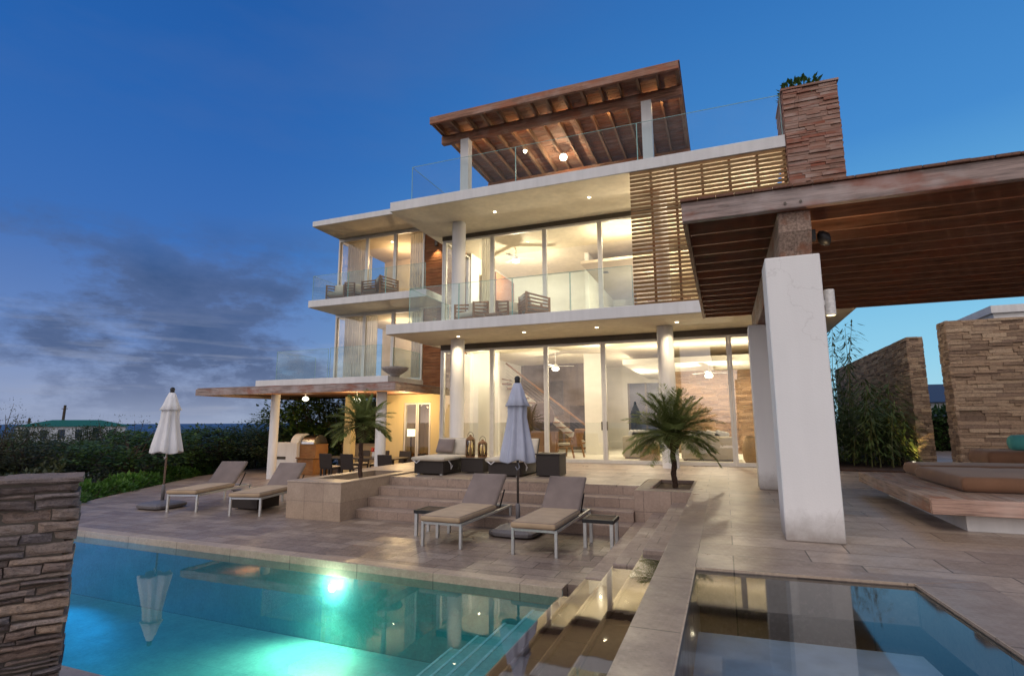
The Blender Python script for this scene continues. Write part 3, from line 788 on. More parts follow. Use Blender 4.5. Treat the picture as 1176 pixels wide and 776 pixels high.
b.v = [(1.08 + v[2] * .55, 6.62 + v[0] * .7, 3.22 + v[1] * .7 - v[2] * .2) for v in b.v]; b.build('body', 'black_plastic', sp, smooth=True)
b = MB(); b.box(.985, 1.06, 6.58, 6.66, 3.18, 3.30); b.build('bracket', 'black_plastic', sp)

# ------------------------------------------------------------------ stone walls
def rough_stone_wall(name, label, end, u, length, thick, z0, z1):
    t = thing(name, label, 'stone wall', (end[0], end[1], z0))
    u = Vector((u[0], u[1], 0)).normalized(); nrm = Vector((u.y, -u.x, 0))
    b = MB(); r = random.Random(3); z = z0; row = 0
    while z < z1 - .02:
        h = min(r.choice([.035, .045, .06, .07, .05, .085]), z1 - z); top = z + h >= z1 - .02
        s_ = r.uniform(-.012, .016)
        while s_ < length:
            ln = r.uniform(.12, .42) if not top else r.uniform(.25, .5)
            hh = h if r.random() < .8 else h * .5
            for zz, h2 in ((z, hh), (z + hh, h - hh)):
                if h2 < .015: continue
                out = r.uniform(-.032, .026) + (.012 if top else 0)
                e0 = s_
                tilt = r.uniform(-.012, .012)
                nx, nz, ny = max(4, int(ln / .035)), 4, 3
                fs = {}
                vs = []; fc = []
                def V3(a, c_, dpt):
                    # a along the wall, c_ up, dpt from face to inside
                    sx = e0 + ln * a; zc = zz + .005 + (h2 - .012) * c_ + tilt * (a - .5)
                    er = min(a, 1 - a) * ln; ez = min(c_, 1 - c_) * h2; q = min(er, ez)
                    dd = out + (.012 - max(0, .012 - q)) * 1.0
                    P = Vector((sx * 5, zc * 9, row * .37))
                    dd += .016 * noise.noise(P * 1.3) + .010 * noise.noise(P * 4)
                    sx += .010 * noise.noise(P * 2 + Vector((9, 0, 0))); zc += .007 * noise.noise(P * 2 + Vector((0, 7, 0)))
                    return Vector((end[0], end[1], 0)) - u * sx + nrm * (dd if dpt == 0 else -thick - out * .5) + Vector((0, 0, zc))
                base = len(b.v)
                for j in range(nz + 1):
                    for i in range(nx + 1): vs.append(V3(i / nx, j / nz, 0))
                off2 = len(vs)
                for j in range(nz + 1):
                    for i in range(nx + 1): vs.append(V3(i / nx, j / nz, 1))
                I = lambda i, j, k: k * off2 + j * (nx + 1) + i
                for j in range(nz):
                    for i in range(nx):
                        fc.append((I(i, j, 0), I(i, j + 1, 0), I(i + 1, j + 1, 0), I(i + 1, j, 0)))
                        fc.append((I(i, j, 1), I(i + 1, j, 1), I(i + 1, j + 1, 1), I(i, j + 1, 1)))
                for i in range(nx):
                    fc.append((I(i, nz, 0), I(i, nz, 1), I(i + 1, nz, 1), I(i + 1, nz, 0))); fc.append((I(i, 0, 0), I(i + 1, 0, 0), I(i + 1, 0, 1), I(i, 0, 1)))
                for j in range(nz):
                    fc.append((I(0, j, 0), I(0, j, 1), I(0, j + 1, 1), I(0, j + 1, 0))); fc.append((I(nx, j, 0), I(nx, j + 1, 0), I(nx, j + 1, 1), I(nx, j, 1)))
                b.add(vs, fc)
            s_ += ln + .008
        z += h; row += 1
    b.build('stones', 'near_stone', t)
    b = MB(); P0 = Vector((end[0], end[1], 0)) - u * .06 - nrm * .03; P1 = P0 - u * (length - .1); q = -nrm * (thick - .06)
    b.prism([tuple(p[:2]) for p in (P0, P1, P1 + q, P0 + q)], z0, z1 - .04); b.build('core', 'dark_frame', t)
rough_stone_wall('stone_wall', 'chunky dark dry stone wall in the near left corner beside the pool', (-4.28, 2.58), (.53, .848), 3.4, .45, L, .835)

wa = thing('stone_wall', 'tan stacked stone wall running back behind the bamboo, narrow lit end facing the terrace', 'stone wall', (4.8, 17, 0))
b = MB()
stone_faces(b, 4.60, 4.96, 17.0, 0, 3.38, .075, .035, .12, .36)
stone_faces(b, 16.97, 27, 4.61, 0, 3.38, .075, .035, .2, .5, axis=1)
b.build('stones', 'tan_stone', wa)
b = MB(); b.box(4.62, 4.94, 17.01, 27, 0, 3.37); b.build('core', 'dark_frame', wa)
wb = thing('stone_wall', 'broad tan stacked stone wall standing behind the daybed platform at the right', 'stone wall', (6.8, 15, 0))
b = MB()
stone_faces(b, 4.83, 9.5, 15.0, 0, 3.46, .072, .05, .14, .6)
stone_faces(b, 14.97, 15.5, 4.84, 0, 3.46, .072, .035, .12, .3, axis=1)
b.build('stones', 'tan_stone', wb)
b = MB(); b.box(4.85, 9.5, 15.01, 15.5, 0, 3.45); b.build('core', 'dark_frame', wb)
b = MB(); b.box(2.3, 4.55, 15.4, 26, .001, .035); b.build('planting_bed', 'soil', kind='structure')
ul = tag(thing('spike_light', 'small warm uplight in the planting bed at the foot of the stone wall', 'garden light', (4.42, 16.85, .035)), 'small warm uplight in the planting bed at the foot of the stone wall', 'garden light')
b = MB(); b.lathe([(.04, .04), (.05, .16), (.045, .17)], (4.42, 16.8), 14); hs = b.build('housing', 'black_plastic', ul)
b = MB(); b.lathe([(.035, .171), (.035, .174)], (4.42, 16.8), 12); b.build('bulb', 'globe_glow', ul)
lamp('uplight_lamp', 'SPOT', (4.42, 16.78, .2), 60, (1, .72, .3), .04, rot=(PI - .12, .10, 0), spot=1.5)

# ------------------------------------------------------------------ daybed platform
dp = thing('daybed_platform', 'low timber daybed platform on a recessed white plinth at the right', 'platform', (4.2, 9.3, 0))
b = MB(); x = 2.16
while x < 7.4:
    b.box(x, x + .135, 7.50, 10.96, .215, .345 + rnd.uniform(-.001, .001)); x += .141
b.build('boards', 'platform_timber_y' if 'platform_timber_y' in MATS else 'weathered_timber_y', dp, bevel=.003)
b = MB(); b.box(2.07, 7.4, 7.42, 7.497, .185, .348); b.build('front_edge', 'platform_timber', dp, bevel=.006)
b = MB(); b.box(2.07, 2.155, 7.50, 10.96, .185, .347); b.build('side_edge', 'weathered_timber_y', dp, bevel=.006)
b = MB(); b.box(2.42, 7.3, 7.60, 10.7, 0, .21); b.build('plinth', 'white_render', dp)
c1 = thing('seat_cushion', 'long brown outdoor mattress nearest the front edge of the daybed platform', 'cushion', (3.6, 9, .346))
b = MB(); b.cushion(2.62, 5.6, 8.22, 9.98, .347, .525, r=.06, puff=.02, nx=24, ny=18); b.build('pad', 'brown_cushion', c1, smooth=True)
c2 = thing('seat_cushion', 'brown outdoor mattress at the back of the daybed platform, partly hidden by the front one', 'cushion', (3.9, 10.5, .346))
b = MB(); b.cushion(2.72, 5.9, 10.05, 10.94, .347, .535, r=.06, puff=.02, nx=24, ny=12, seed=5); b.build('pad', 'brown_cushion', c2, smooth=True)
bn = thing('garden_bench', 'low brown cushioned bench against the broad stone wall', 'bench', (5.4, 11.8, 0))
b = MB(); b.box(4.1, 7.2, 11.4, 12.2, .06, .42); b.box(4.2, 7.1, 11.5, 12.1, 0, .06); b.build('base', 'platform_timber', bn)
b = MB(); b.cushion(4.02, 7.2, 11.36, 12.2, .421, .70, r=.09, puff=.02, nx=20, ny=10, seed=9); b.build('pad', 'brown_cushion', bn, smooth=True)
pw = thing('pillow', 'turquoise roll pillow lying on the brown bench cushion', 'pillow', (4.85, 11.7, .7))
b = MB(); prof = [(.02, 0), (.10, .015), (.135, .06), (.14, .2), (.14, .5), (.135, .62), (.10, .665), (.02, .68)]
b.lathe(prof, (0, 0), 20, fn=lambda r_, z, a: r_ * (1 + .03 * math.sin(5 * a + z * 9)))
b.v = [(4.40 + v[2], 11.6 + v[1], .83 + v[0] * .95) for v in b.v]; b.build('pad', 'turquoise_fabric', pw, smooth=True)

# ------------------------------------------------------------------ loungers on the pool deck
def make_lounger(label, loc, rz, group='aluminium loungers on the pool deck'):
    t = thing('sun_lounger', label, 'sun lounger', (0, 0, 0), 0, group)
    W = .33; LEN = 2.15
    b = MB()
    for x in (-W, W): b.box(x - .022, x + .022, .02, LEN, .335, .375)
    b.box(-W + .023, W - .023, .022, .06, .335, .374); b.box(-W + .023, W - .023, LEN - .04, LEN, .335, .374)
    for y in (.4, .8, 1.2): b.box(-W + .023, W - .023, y, y + .03, .34, .372)
    b.build('frame', 'aluminium', t, bevel=.004)
    for x in (-W, W):
        for y in (.042, LEN - .02):
            b = MB(); b.box(x - .021, x + .021, y - .021, y + .021, 0, .334); b.build('leg', 'aluminium', t, bevel=.003)
    b = MB(); b.cushion(-W - .01, W + .01, -.03, 1.42, .378, .475, r=.035, puff=.01, nx=14, ny=26, seed=loc[0]); sm_ = b.build('seat_mattress', 'taupe_cushion', t, smooth=True)
    b = MB()
    for zz in (.468, .386): b.tube([(-W + .015, -.012, zz), (W - .015, -.012, zz), (W - .008, 0, zz), (W - .004, 1.40, zz)], .006, 6)
    b.tube([(-W + .004, 0, .468), (-W + .004, 1.40, .468)], .006, 6)
    b.build('piping', 'taupe_back', sm_)
    M = Matrix.Translation((0, 1.40, .385)) @ Matrix.Rotation(math.radians(42), 4, 'X')
    b = MB(); b.cushion(-W - .005, W + .005, .0, .76, .0, .092, M=M, r=.035, puff=.01, nx=14, ny=18, seed=loc[1]); bm_ = b.build('back_mattress', 'taupe_back', t, smooth=True)
    b = MB(); b.box(-W + .03, W - .03, .02, .74, -.028, -.004, M=M); b.beam((W - .06, 1.98, .66), (W - .06, 1.75, .37), .02, .02); b.beam((-W + .06, 1.98, .66), (-W + .06, 1.75, .37), .02, .02)
    b.build('back_frame', 'black_plastic', t)
    t.location = loc; t.rotation_euler = (0, 0, rz)
    return t
lounger = make_lounger('taupe cushioned lounger at the foot of the stairs, left of the closed blue-white parasol', (-4.19, 7.72, L), 0)
dup(lounger, (-2.67, 7.71, L), 0, 'taupe cushioned lounger at the foot of the stairs, right of the closed blue-white parasol')
dup(lounger, (-11.08, 8.72, L), math.radians(17), 'taupe lounger farthest left, beside the white parasol on a grey wheeled base')
dup(lounger, (-9.38, 8.82, L), math.radians(15), 'taupe lounger half hidden by the long stone planter box')
def side_table(label, loc, rz=0):
    t = thing('side_table', label, 'side table', (0, 0, 0), 0, 'slatted side tables by the pool')
    b = MB()
    for x in (-.205, .205):
        for y in (-.205, .205):
            o = MB(); o.box(x - .026, x + .026, y - .026, y + .026, 0, .375); o.build('leg', 'aluminium', t, bevel=.003)
    b = MB(); b.box(-.245, .245, -.245, -.21, .376, .43); b.box(-.245, .245, .21, .245, .376, .43); b.box(-.245, -.21, -.209, .209, .376, .43); b.box(.21, .245, -.209, .209, .376, .43)
    b.build('rim', 'black_plastic', t, bevel=.003)
    b = MB()
    for k in range(9): b.box(-.208, .208, -.2 + k * .0455, -.2 + k * .0455 + .034, .40, .424)
    b.build('slats', 'table_slat', t)
    t.location = loc; t.rotation_euler = (0, 0, rz); return t
stb = side_table('slatted side table right of the loungers, at the foot of the stairs', (-1.90, 8.73, L))
dup(stb, (-4.80, 8.58, L), 0, 'slatted side table left of the loungers, half hidden behind a taupe mattress')
cb = thing('cube_table', 'dark wicker cube table between the two loungers at the left', 'side table', (-10.1, 9.75, L))
b = MB(); b.box(-10.42, -9.68, 9.45, 10.1, L + .03, L + .40); b.build('body', 'wicker', cb, bevel=.01)
b = MB(); b.box(-10.44, -9.66, 9.43, 10.12, L + .402, L + .425); b.build('top', 'dark_frame', cb, bevel=.004)

# ------------------------------------------------------------------ closed parasols
def parasol(label, x, y, rad, zt, zb, fabric, pole, tilt=0.0):
    t = thing('parasol', label, 'parasol', (x, y, L))
    b = MB(); b.tube([(x, y, L + .1), (x, y, zt + .03)], .021, 12); b.build('pole', pole, t, smooth=True)
    b = MB()
    prof = [(.05, zt), (.09, zt - .10), (.13, zt - .22), (.17, zt - .36), (rad * .56, zt - .60), (rad * .76, zt - .95), (rad * .92, zb + .18), (rad, zb + .02), (rad * .98, zb), (rad * .5, zb + .05)]
    def pleat(r_, z, a): return r_ * (1 + (.16 * math.cos(8 * a + .5 * math.sin(z * 2)) + .05 * math.sin(3 * a + z * 3)) * min(1, (zt - z) * 1.6) )
    b.lathe(prof, (x, y), 96, fn=pleat)
    for i, v in enumerate(b.v):
        if v[2] < zb + .03: b.v[i] = (v[0], v[1], v[2] + .03 * math.sin(4 * math.atan2(v[1] - y, v[0] - x)))
    cn = b.build('canopy', fabric, t, smooth=True)
    b = MB(); b.lathe([(.055, zt + .004), (.105, zt - .12), (.15, zt - .28), (.205, zt - .40), (.20, zt - .405)], (x, y), 64, fn=lambda r_, z, a: r_ * (1 + .09 * math.cos(8 * a) * min(1, (zt - z) * 3)) + .008)
    b.build('vent_flap', fabric, cn, smooth=True)
    b = MB(); b.lathe([(.03, zt + .0), (.05, zt + .02), (.045, zt + .05), (.055, zt + .09), (.03, zt + .125), (.005, zt + .135)], (x, y), 16); b.build('finial', 'black_plastic', t, smooth=True)
    b = MB(); b.lathe([(.038, L + .1), (.04, L + .5), (.028, L + .52)], (x, y), 14); b.build('sleeve', 'base_plastic', t, smooth=True)
    b = MB(); b.lathe([(.36, L + .02), (.40, L + .03), (.41, L + .09), (.34, L + .13), (.12, L + .16), (.05, L + .17)], (x, y), 4 * 9, fn=lambda r_, z, a: r_ / max(abs(math.cos(a)), abs(math.sin(a))) ** .72)
    b.build('base', 'base_plastic', t, bevel=.01)
    for q in (-1, 1):
        b = MB(); b.lathe([(.05, -.03), (.055, 0), (.05, .03)], (0, 0), 14); b.v = [(x - .40 + v[2], y + q * .22 + v[0], L + .055 + v[1]) for v in b.v]; b.build('wheel', 'base_plastic', t)
    b = MB(); b.tube([(x + .02, y - .03, zb - .02), (x + .05, y - .05, zb - .10), (x + .01, y - .05, zb - .14), (x - .03, y - .03, zb - .09)], .010, 6); b.build('tie_strap', fabric, t)
    return t
parasol('closed blue-white parasol standing between the two loungers in front of the stairs', -3.42, 9.08, .285, 1.88, .52, 'blue_white_fabric', 'pole_metal')
parasol('closed white parasol on a grey wheeled base at the far left of the pool deck', -12.1, 9.05, .30, 1.90, .52, 'white_fabric', 'pole_wood')

# ------------------------------------------------------------------ wicker daybeds on the house terrace
def wicker_daybed(label, loc):
    t = thing('wicker_daybed', label, 'wicker lounger', (0, 0, 0), 0, 'wicker loungers on the house terrace')
    b = MB(); b.box(-.38, .38, .02, 1.55, .03, .31); b.build('base', 'wicker', t, bevel=.012)
    for x in (-.3, .3):
        for y in (.1, 1.45):
            o = MB(); o.box(x - .03, x + .03, y - .03, y + .03, 0, .03); o.build('foot', 'aluminium', t)
    b = MB(); b.cushion(-.43, .43, -.05, 1.12, .315, .41, r=.04, nx=14, ny=18, seed=2); b.build('mattress', 'cream_cushion', t, smooth=True)
    b = MB(); b.tube([(-.40, -.03, .34), (-.28, -.055, .27), (-.2, -.04, .335)], .012, 6); b.tube([(.40, .2, .34), (.43, .3, .23), (.40, .36, .12), (.42, .4, .2)], .012, 6); b.build('tie', 'white_fabric', t)
    M = Matrix.Translation((0, 1.14, .40)) @ Matrix.Rotation(math.radians(66), 4, 'X')
    b = MB(); b.box(-.39, .39, -.06, .46, -.09, -.03, M=M); b.build('backrest', 'wicker', t, bevel=.01)
    b = MB(); b.cushion(-.39, .39, .0, .43, -.028, .05, M=M, r=.03, nx=12, ny=8, seed=3); b.build('back_cushion', 'cream_cushion', t, smooth=True)
    M2 = Matrix.Translation((-.06, 1.05, .42)) @ Matrix.Rotation(math.radians(62), 4, 'X')
    b = MB(); b.cushion(-.29, .17, .0, .36, .03, .14, M=M2, r=.05, puff=.03, nx=10, ny=10, seed=4); b.build('pillow', 'taupe_back', t, smooth=True)
    t.location = loc; return t
wd = wicker_daybed('dark wicker lounger with cream mattress nearest the veranda, left of the lantern table', (-6.42, 11.2, 0))
dup(wd, (-4.62, 11.38, 0), 0, 'dark wicker lounger with cream mattress half hidden behind the blue-white parasol')
wt = thing('wicker_table', 'low dark wicker table between the two wicker loungers, carrying lanterns', 'side table', (-5.6, 12.1, 0))
b = MB(); b.box(-5.9, -5.33, 11.85, 12.4, .03, .34); b.build('body', 'wicker', wt, bevel=.01)
b = MB(); b.box(-5.92, -5.31, 11.83, 12.42, .342, .362); b.build('top', 'dark_frame', wt, bevel=.004)
bx = thing('wicker_chest', 'large dark wicker storage cube right of the blue-white parasol on the terrace', 'chest', (-3.7, 12, 0))
b = MB(); b.box(-3.98, -3.44, 11.72, 12.28, .02, .47); b.build('body', 'wicker', bx, bevel=.012)
b = MB(); b.box(-4.0, -3.42, 11.70, 12.30, .472, .50); b.build('lid', 'wicker', bx, bevel=.006)
def lantern(label, x, y, z, h, r):
    t = thing('lantern', label, 'lantern', (x, y, z), 0)
    b = MB(); b.lathe([(r, z + .03), (r * 1.03, z + h * .5), (r * .95, z + h * .72)], (x, y), 20); b.build('glass', 'brass_glass', t, smooth=True)
    b = MB(); b.lathe([(r * 1.1, z), (r * 1.1, z + .03)], (x, y), 20); b.lathe([(r * 1.05, z + h * .72), (r * .9, z + h * .8), (r * .3, z + h * .86), (r * .25, z + h * .92)], (x, y), 20)
    for k in range(4): a = k * PI / 2 + .5; b.beam((x + r * 1.06 * math.cos(a), y + r * 1.06 * math.sin(a), z + .03), (x + r * 1.06 * math.cos(a), y + r * 1.06 * math.sin(a), z + h * .74), .012, .012, up=(1, 0, 0))
    b.build('frame', 'teak', t)
    b = MB(); b.tube([(x + r * .8 * math.cos(a), y, z + h * .84 + r * 1.1 * math.sin(a)) for a in [k * PI / 10 for k in range(11)]], .006, 6); b.build('handle', 'dark_frame', t)
    b = MB(); b.lathe([(r * .35, z + .03), (r * .35, z + h * .35)], (x, y), 12); b.build('candle', 'cream_cushion', t)
lantern('tall glass lantern with a ring handle on the wicker table', -5.78, 12.1, .363, .58, .10)
lantern('smaller brown lantern on the wicker table, right of the tall glass one', -5.48, 12.15, .363, .46, .10)

# ------------------------------------------------------------------ veranda: dining set, barbecue
tb = thing('dining_table', 'dark dining table under the veranda roof', 'dining table', (-11.6, 15.7, L))
b = MB(); b.box(-13.0, -10.0, 15.3, 16.25, L + .70, L + .74); b.build('tabletop', 'dark_frame', tb, bevel=.006)
for x in (-12.85, -10.15):
    for y in (15.4, 16.15):
        o = MB(); o.box(x - .04, x + .04, y - .04, y + .04, L, L + .699); o.build('leg', 'wicker', tb)
def dining_chair(label, loc, rz):
    t = thing('dining_chair', label, 'chair', (0, 0, 0), 0, 'dark wicker chairs around the dining table')
    b = MB(); b.box(-.24, .24, -.22, .24, .40, .445); b.build('seat', 'wicker', t, bevel=.01)
    b = MB(); b.cushion(-.23, .23, -.18, .23, .446, .49, r=.02, nx=8, ny=8); b.build('seat_pad', 'cream_cushion', t, smooth=True)
    b = MB(); M = Matrix.Translation((0, -.22, .44)) @ Matrix.Rotation(math.radians(8), 4, 'X'); b.box(-.245, .245, -.02, .02, 0, .47, M=M); b.build('backrest', 'wicker', t, bevel=.012)
    for x in (-.215, .215):
        for y in (-.2, .21):
            o = MB(); o.box(x - .022, x + .022, y - .022, y + .022, 0, .399); o.build('leg', 'wicker', t)
    t.location = loc; t.rotation_euler = (0, 0, rz); return t
dc = dining_chair('dark wicker dining chair with its back to the pool, left end of the near row', (-12.25, 14.95, L), 0)
dup(dc, (-11.45, 15.0, L), 0, 'dark wicker dining chair second from left in the near row, back to the pool')
dup(dc, (-10.0, 14.95, L), .1, 'dark wicker dining chair just right of the slim veranda column')
dup(dc, (-12.3, 16.55, L), PI, 'dining chair facing the pool on the far side of the table, left end')
dup(dc, (-11.5, 16.6, L), PI + .1, 'dining chair facing the pool on the far side of the table, second from left')
dup(dc, (-10.6, 16.6, L), PI, 'dining chair facing the pool on the far side of the table, behind the veranda column')
dup(dc, (-9.55, 15.75, L), PI / 2, 'dark wicker dining chair at the right end of the table, nearest the glass door')
fl = thing('flower_vase', 'small vase with red flowers on the dining table', 'vase', (-11.1, 15.7, L + .741))
b = MB(); b.lathe([(.05, L + .741), (.07, L + .82), (.04, L + .9), (.05, L + .92)], (-11.1, 15.7), 14); b.build('vase', 'white_metal', fl, smooth=True)
b = MB()
for k in range(26):
    a = rnd.uniform(0, 6.28); q = rnd.uniform(0, .1); z = L + .96 + rnd.uniform(-.02, .1); p_ = Vector((-11.1 + q * math.cos(a), 15.7 + q * math.sin(a), z))
    b.cbox(p_, (.04, .04, .02), a, rnd.uniform(-1, 1))
b.build('flowers', 'red_flower', fl)
bq = thing('barbecue_counter', 'outdoor kitchen counter with white side panel, timber cabinet and steel grill', 'barbecue', (-15, 16.7, L))
b = MB(); b.box(-16.1, -14.95, 16.3, 17.2, L, .46); b.build('counter', 'white_render', bq, bevel=.01)
b = MB(); b.box(-15.95, -15.45, 16.285, 16.298, -.16, -.06); b.build('vent', 'dark_frame', bq)
b = MB(); b.box(-14.94, -14.2, 16.35, 17.15, L, -.12); b.box(-14.94, -14.2, 16.45, 17.15, -.118, .40); b.build('cabinet', 'teak', bq, bevel=.008)
b = MB(); b.box(-15.0, -14.15, 16.3, 17.2, -.115, -.08); b.build('worktop', 'teak', bq)
b = MB(); pr_ = [( .42 * math.cos(a), .33 * math.sin(a)) for a in [PI * k / 14 for k in range(15)]]
b.v = [(x, 16.8 + y * .9, .41 + z) for x in (-14.85, -14.28) for y, z in pr_]
b.f = [(k, k + 1, 16 + k, 15 + k) for k in range(14)] + [tuple(range(14, -1, -1)), tuple(range(15, 30))]
b.build('grill_lid', 'steel', bq, smooth=False)
b = MB(); b.v = [(x, 16.8 + y * .95, .42 + z * 1.1) for x in (-15.35, -14.98) for y, z in pr_]
b.f = [(k, k + 1, 16 + k, 15 + k) for k in range(14)] + [tuple(range(14, -1, -1)), tuple(range(15, 30))]
b.build('hood_end', 'white_render', bq)
lw = thing('garden_wall', 'low tan wall with a pale cap behind the dining table', 'garden wall', (-13.3, 19.4, L))
b = MB(); b.box(-15.2, -13.4, 19.2, 19.5, L - .2, .28); b.build('wall', 'room_tan', lw)
b = MB(); b.box(-15.25, -13.38, 19.15, 19.55, .281, .33); b.build('cap', 'coping_stone', lw)
def pendant(label, x, y, z, ztop, r=.11):
    t = thing('pendant_lamp', label, 'lamp', (x, y, z))
    b = MB(); b.lathe([(r * .3, z), (r, z + r * .5), (r * .9, z + r), (r * .3, z + r * 1.4)], (x, y), 18); b.build('globe', 'globe_glow', t, smooth=True)
    b = MB(); b.tube([(x, y, z + r * 1.4), (x, y, ztop)], .012, 6); b.build('rod', 'white_metal', t)
pendant('glowing ceiling lamp under the veranda roof above the dining table', -12.25, 16.2, 1.86, 2.265, .15)
pendant('glowing ceiling lamp under the veranda roof above the barbecue', -14.75, 16.4, 2.0, 2.265, .12)
# bedroom behind the glass door
gl = thing('floor_lamp', 'round glowing globe lamp in the room behind the veranda glass door', 'lamp', (-11.0, 20.3, L))
b = MB(); b.lathe([(.17 * math.sin(a) + .001, 1.12 - .2 * math.cos(a)) for a in [PI * k / 12 for k in range(13)]], (-10.95, 19.5), 20); b.build('globe', 'globe_glow', gl, smooth=True)
b = MB(); b.tube([(-10.95, 19.5, L), (-10.95, 19.5, .93)], .015, 8); b.build('stem', 'dark_frame', gl)
tl = thing('table_lamp', 'small square shaded lamp in the room behind the veranda glass door', 'lamp', (-12.1, 19.8, .2))
b = MB(); b.box(-12.32, -12.08, 19.7, 19.94, .62, .92); b.build('shade', 'shade_glow', tl)
b = MB(); b.cyl(-12.2, 19.82, .03, -.04, .62, 12); b.build('stem', 'dark_frame', tl)
cr_ = thing('sideboard', 'orange brown wooden sideboard in the room behind the veranda glass door', 'sideboard', (-11.6, 19.9, L))
b = MB(); b.box(-12.5, -10.9, 19.6, 20.1, L + .1, -.05); b.build('body', 'teak', cr_, bevel=.01)
for x in (-12.5, -11.0):
    o = MB(); o.box(x - .04, x + .04, 19.65, 20.0, L, L + .1); o.build('leg', 'teak', cr_)

# ------------------------------------------------------------------ balcony furniture
def balcony_chair(label, loc, rz, s=1.0):
    t = thing('armchair', label, 'armchair', (0, 0, 0), 0, 'slatted armchairs on the balconies')
    for x in (-.36, .36):
        b = MB()
        for y in (-.34, .34): b.box(x - .022, x + .022, y - .03, y + .03, 0, .66 if y < 0 else .80)
        for k in range(6): b.beam((x, -.34, .16 + k * .095), (x, .34, .19 + k * .115), .02, .05)
        b.build('side_panel', 'teak', t)
    b = MB(); b.box(-.34, .34, -.30, .30, .20, .245); b.build('seat_frame', 'teak', t)
    b = MB(); b.cushion(-.335, .335, -.34, .28, .246, .40, r=.05, puff=.02, nx=10, ny=10); b.build('seat_cushion', 'cream_cushion', t, smooth=True)
    M = Matrix.Translation((0, .27, .38)) @ Matrix.Rotation(math.radians(78), 4, 'X')
    b = MB(); b.cushion(-.33, .33, 0, .42, -.02, .12, M=M, r=.05, puff=.02, nx=10, ny=8); b.build('back_cushion', 'cream_cushion', t, smooth=True)
    b = MB()
    for k in range(6): b.box(-.338, .338, .345, .365, .30 + .085 * k, .35 + .085 * k)
    b.build('back_slats', 'teak', t)
    t.location = loc; t.rotation_euler = (0, 0, rz); return t
bc = balcony_chair('slatted armchair with cream cushions at the left end of the main balcony', (-6.95, 14.55, F1), -.25)
dup(bc, (-5.75, 14.9, F1), .9, 'slatted armchair in the middle of the main balcony, turned to the left')
dup(bc, (-4.95, 14.55, F1), 2.2, 'slatted armchair at the right of the main balcony, its slatted back to the pool')
for (x, y, rz, lb) in ((-13.9, 17.0, .2, 'leftmost slatted armchair on the upper wing balcony'), (-13.1, 17.1, 1.2, 'slatted armchair second from the left on the upper wing balcony'),
                       (-12.45, 17.1, -1.0, 'slatted armchair third from the left on the upper wing balcony'), (-11.7, 17.0, 2.4, 'slatted armchair rightmost on the upper wing balcony, back to the pool')):
    dup(bc, (x, y, 5.83), rz, lb)
bt = thing('coffee_table', 'low slatted wooden table between the armchairs on the main balcony', 'table', (-6.15, 14.5, F1))
b = MB()
for k in range(7): b.box(-6.42, -5.95, 14.3 + k * .065, 14.355 + k * .065, F1 + .28, F1 + .31)
b.build('tabletop', 'teak', bt)
for x in (-6.38, -5.99):
    for y in (14.33, 14.7): o = MB(); o.box(x - .02, x + .02, y - .02, y + .02, F1, F1 + .279); o.build('leg', 'teak', bt)
bw = thing('stone_bowl', 'weathered grey stone bowl planter on the corner of the white veranda slab', 'bowl', (-10.75, 15.75, 2.76))
b = MB(); b.lathe([(.17, 2.765), (.15, 2.80), (.26, 2.86), (.42, 2.98), (.47, 3.07), (.42, 3.08), (.25, 3.0)], (-10.52, 15.95), 24); b.build('bowl', 'bowl_stone', bw, smooth=True)

# ------------------------------------------------------------------ furniture seen through the glass
def sofa(label, x0, x1, y0, y1, loc):
    t = thing('sofa', label, 'sofa', loc)
    b = MB(); b.cushion(x0, x1, y0, y0 + .24, .06, .74, r=.05, nx=18, ny=6); b.build('backrest', 'cream_cushion', t, smooth=True)
    b = MB(); b.cushion(x0 + .2, x1 - .2, y0 + .24, y1, .10, .44, r=.05, nx=14, ny=8); b.build('seat', 'cream_cushion', t, smooth=True)
    for xa in (x0, x1 - .2): b = MB(); b.cushion(xa, xa + .2, y0 + .24, y1, .06, .58, r=.05, nx=5, ny=8); b.build('armrest', 'cream_cushion', t, smooth=True)
    for k in range(4):
        xx = x0 + .3 + k * (x1 - x0 - .6) / 3.5; b = MB(); M = Matrix.Translation((xx, y0 + .2, .55)) @ Matrix.Rotation(.25, 4, 'Y')
        b.cushion(-.2, .2, 0, .14, 0, .36, M=M, r=.05, puff=.03, nx=8, ny=5); b.build('pillow', 'white_fabric', t, smooth=True)
    for xa in (x0 + .1, x1 - .1): b = MB(); b.box(xa - .05, xa + .05, y0 + .05, y1 - .05, .012, .06); b.build('foot', 'kitchen_brown', t)
sofa('long cream sofa with its back to the glass, behind the bushy palm', -1.30, .28, 17.75, 18.7, (-.5, 18.2, 0))
sofa('short cream sofa left of the wooden cube table in the living room', -3.15, -2.1, 18.1, 18.95, (-2.6, 18.5, 0))
ct = thing('wooden_cube', 'pale wooden cube table beside the sofas in the living room', 'side table', (-2.2, 17.6, .012))
b = MB(); b.box(-2.50, -1.95, 17.35, 17.85, .014, .50); b.build('body', 'rattan', ct, bevel=.012)
vs_ = thing('rattan_vase', 'tall round pale rattan vase behind the glass at the right', 'vase', (.68, 17.3, .012))
b = MB(); b.lathe([(.16, .014), (.21, .1), (.24, .35), (.22, .55), (.15, .70), (.11, .76), (.12, .78)], (.66, 17.35), 22); b.build('body', 'rattan', vs_, smooth=True)
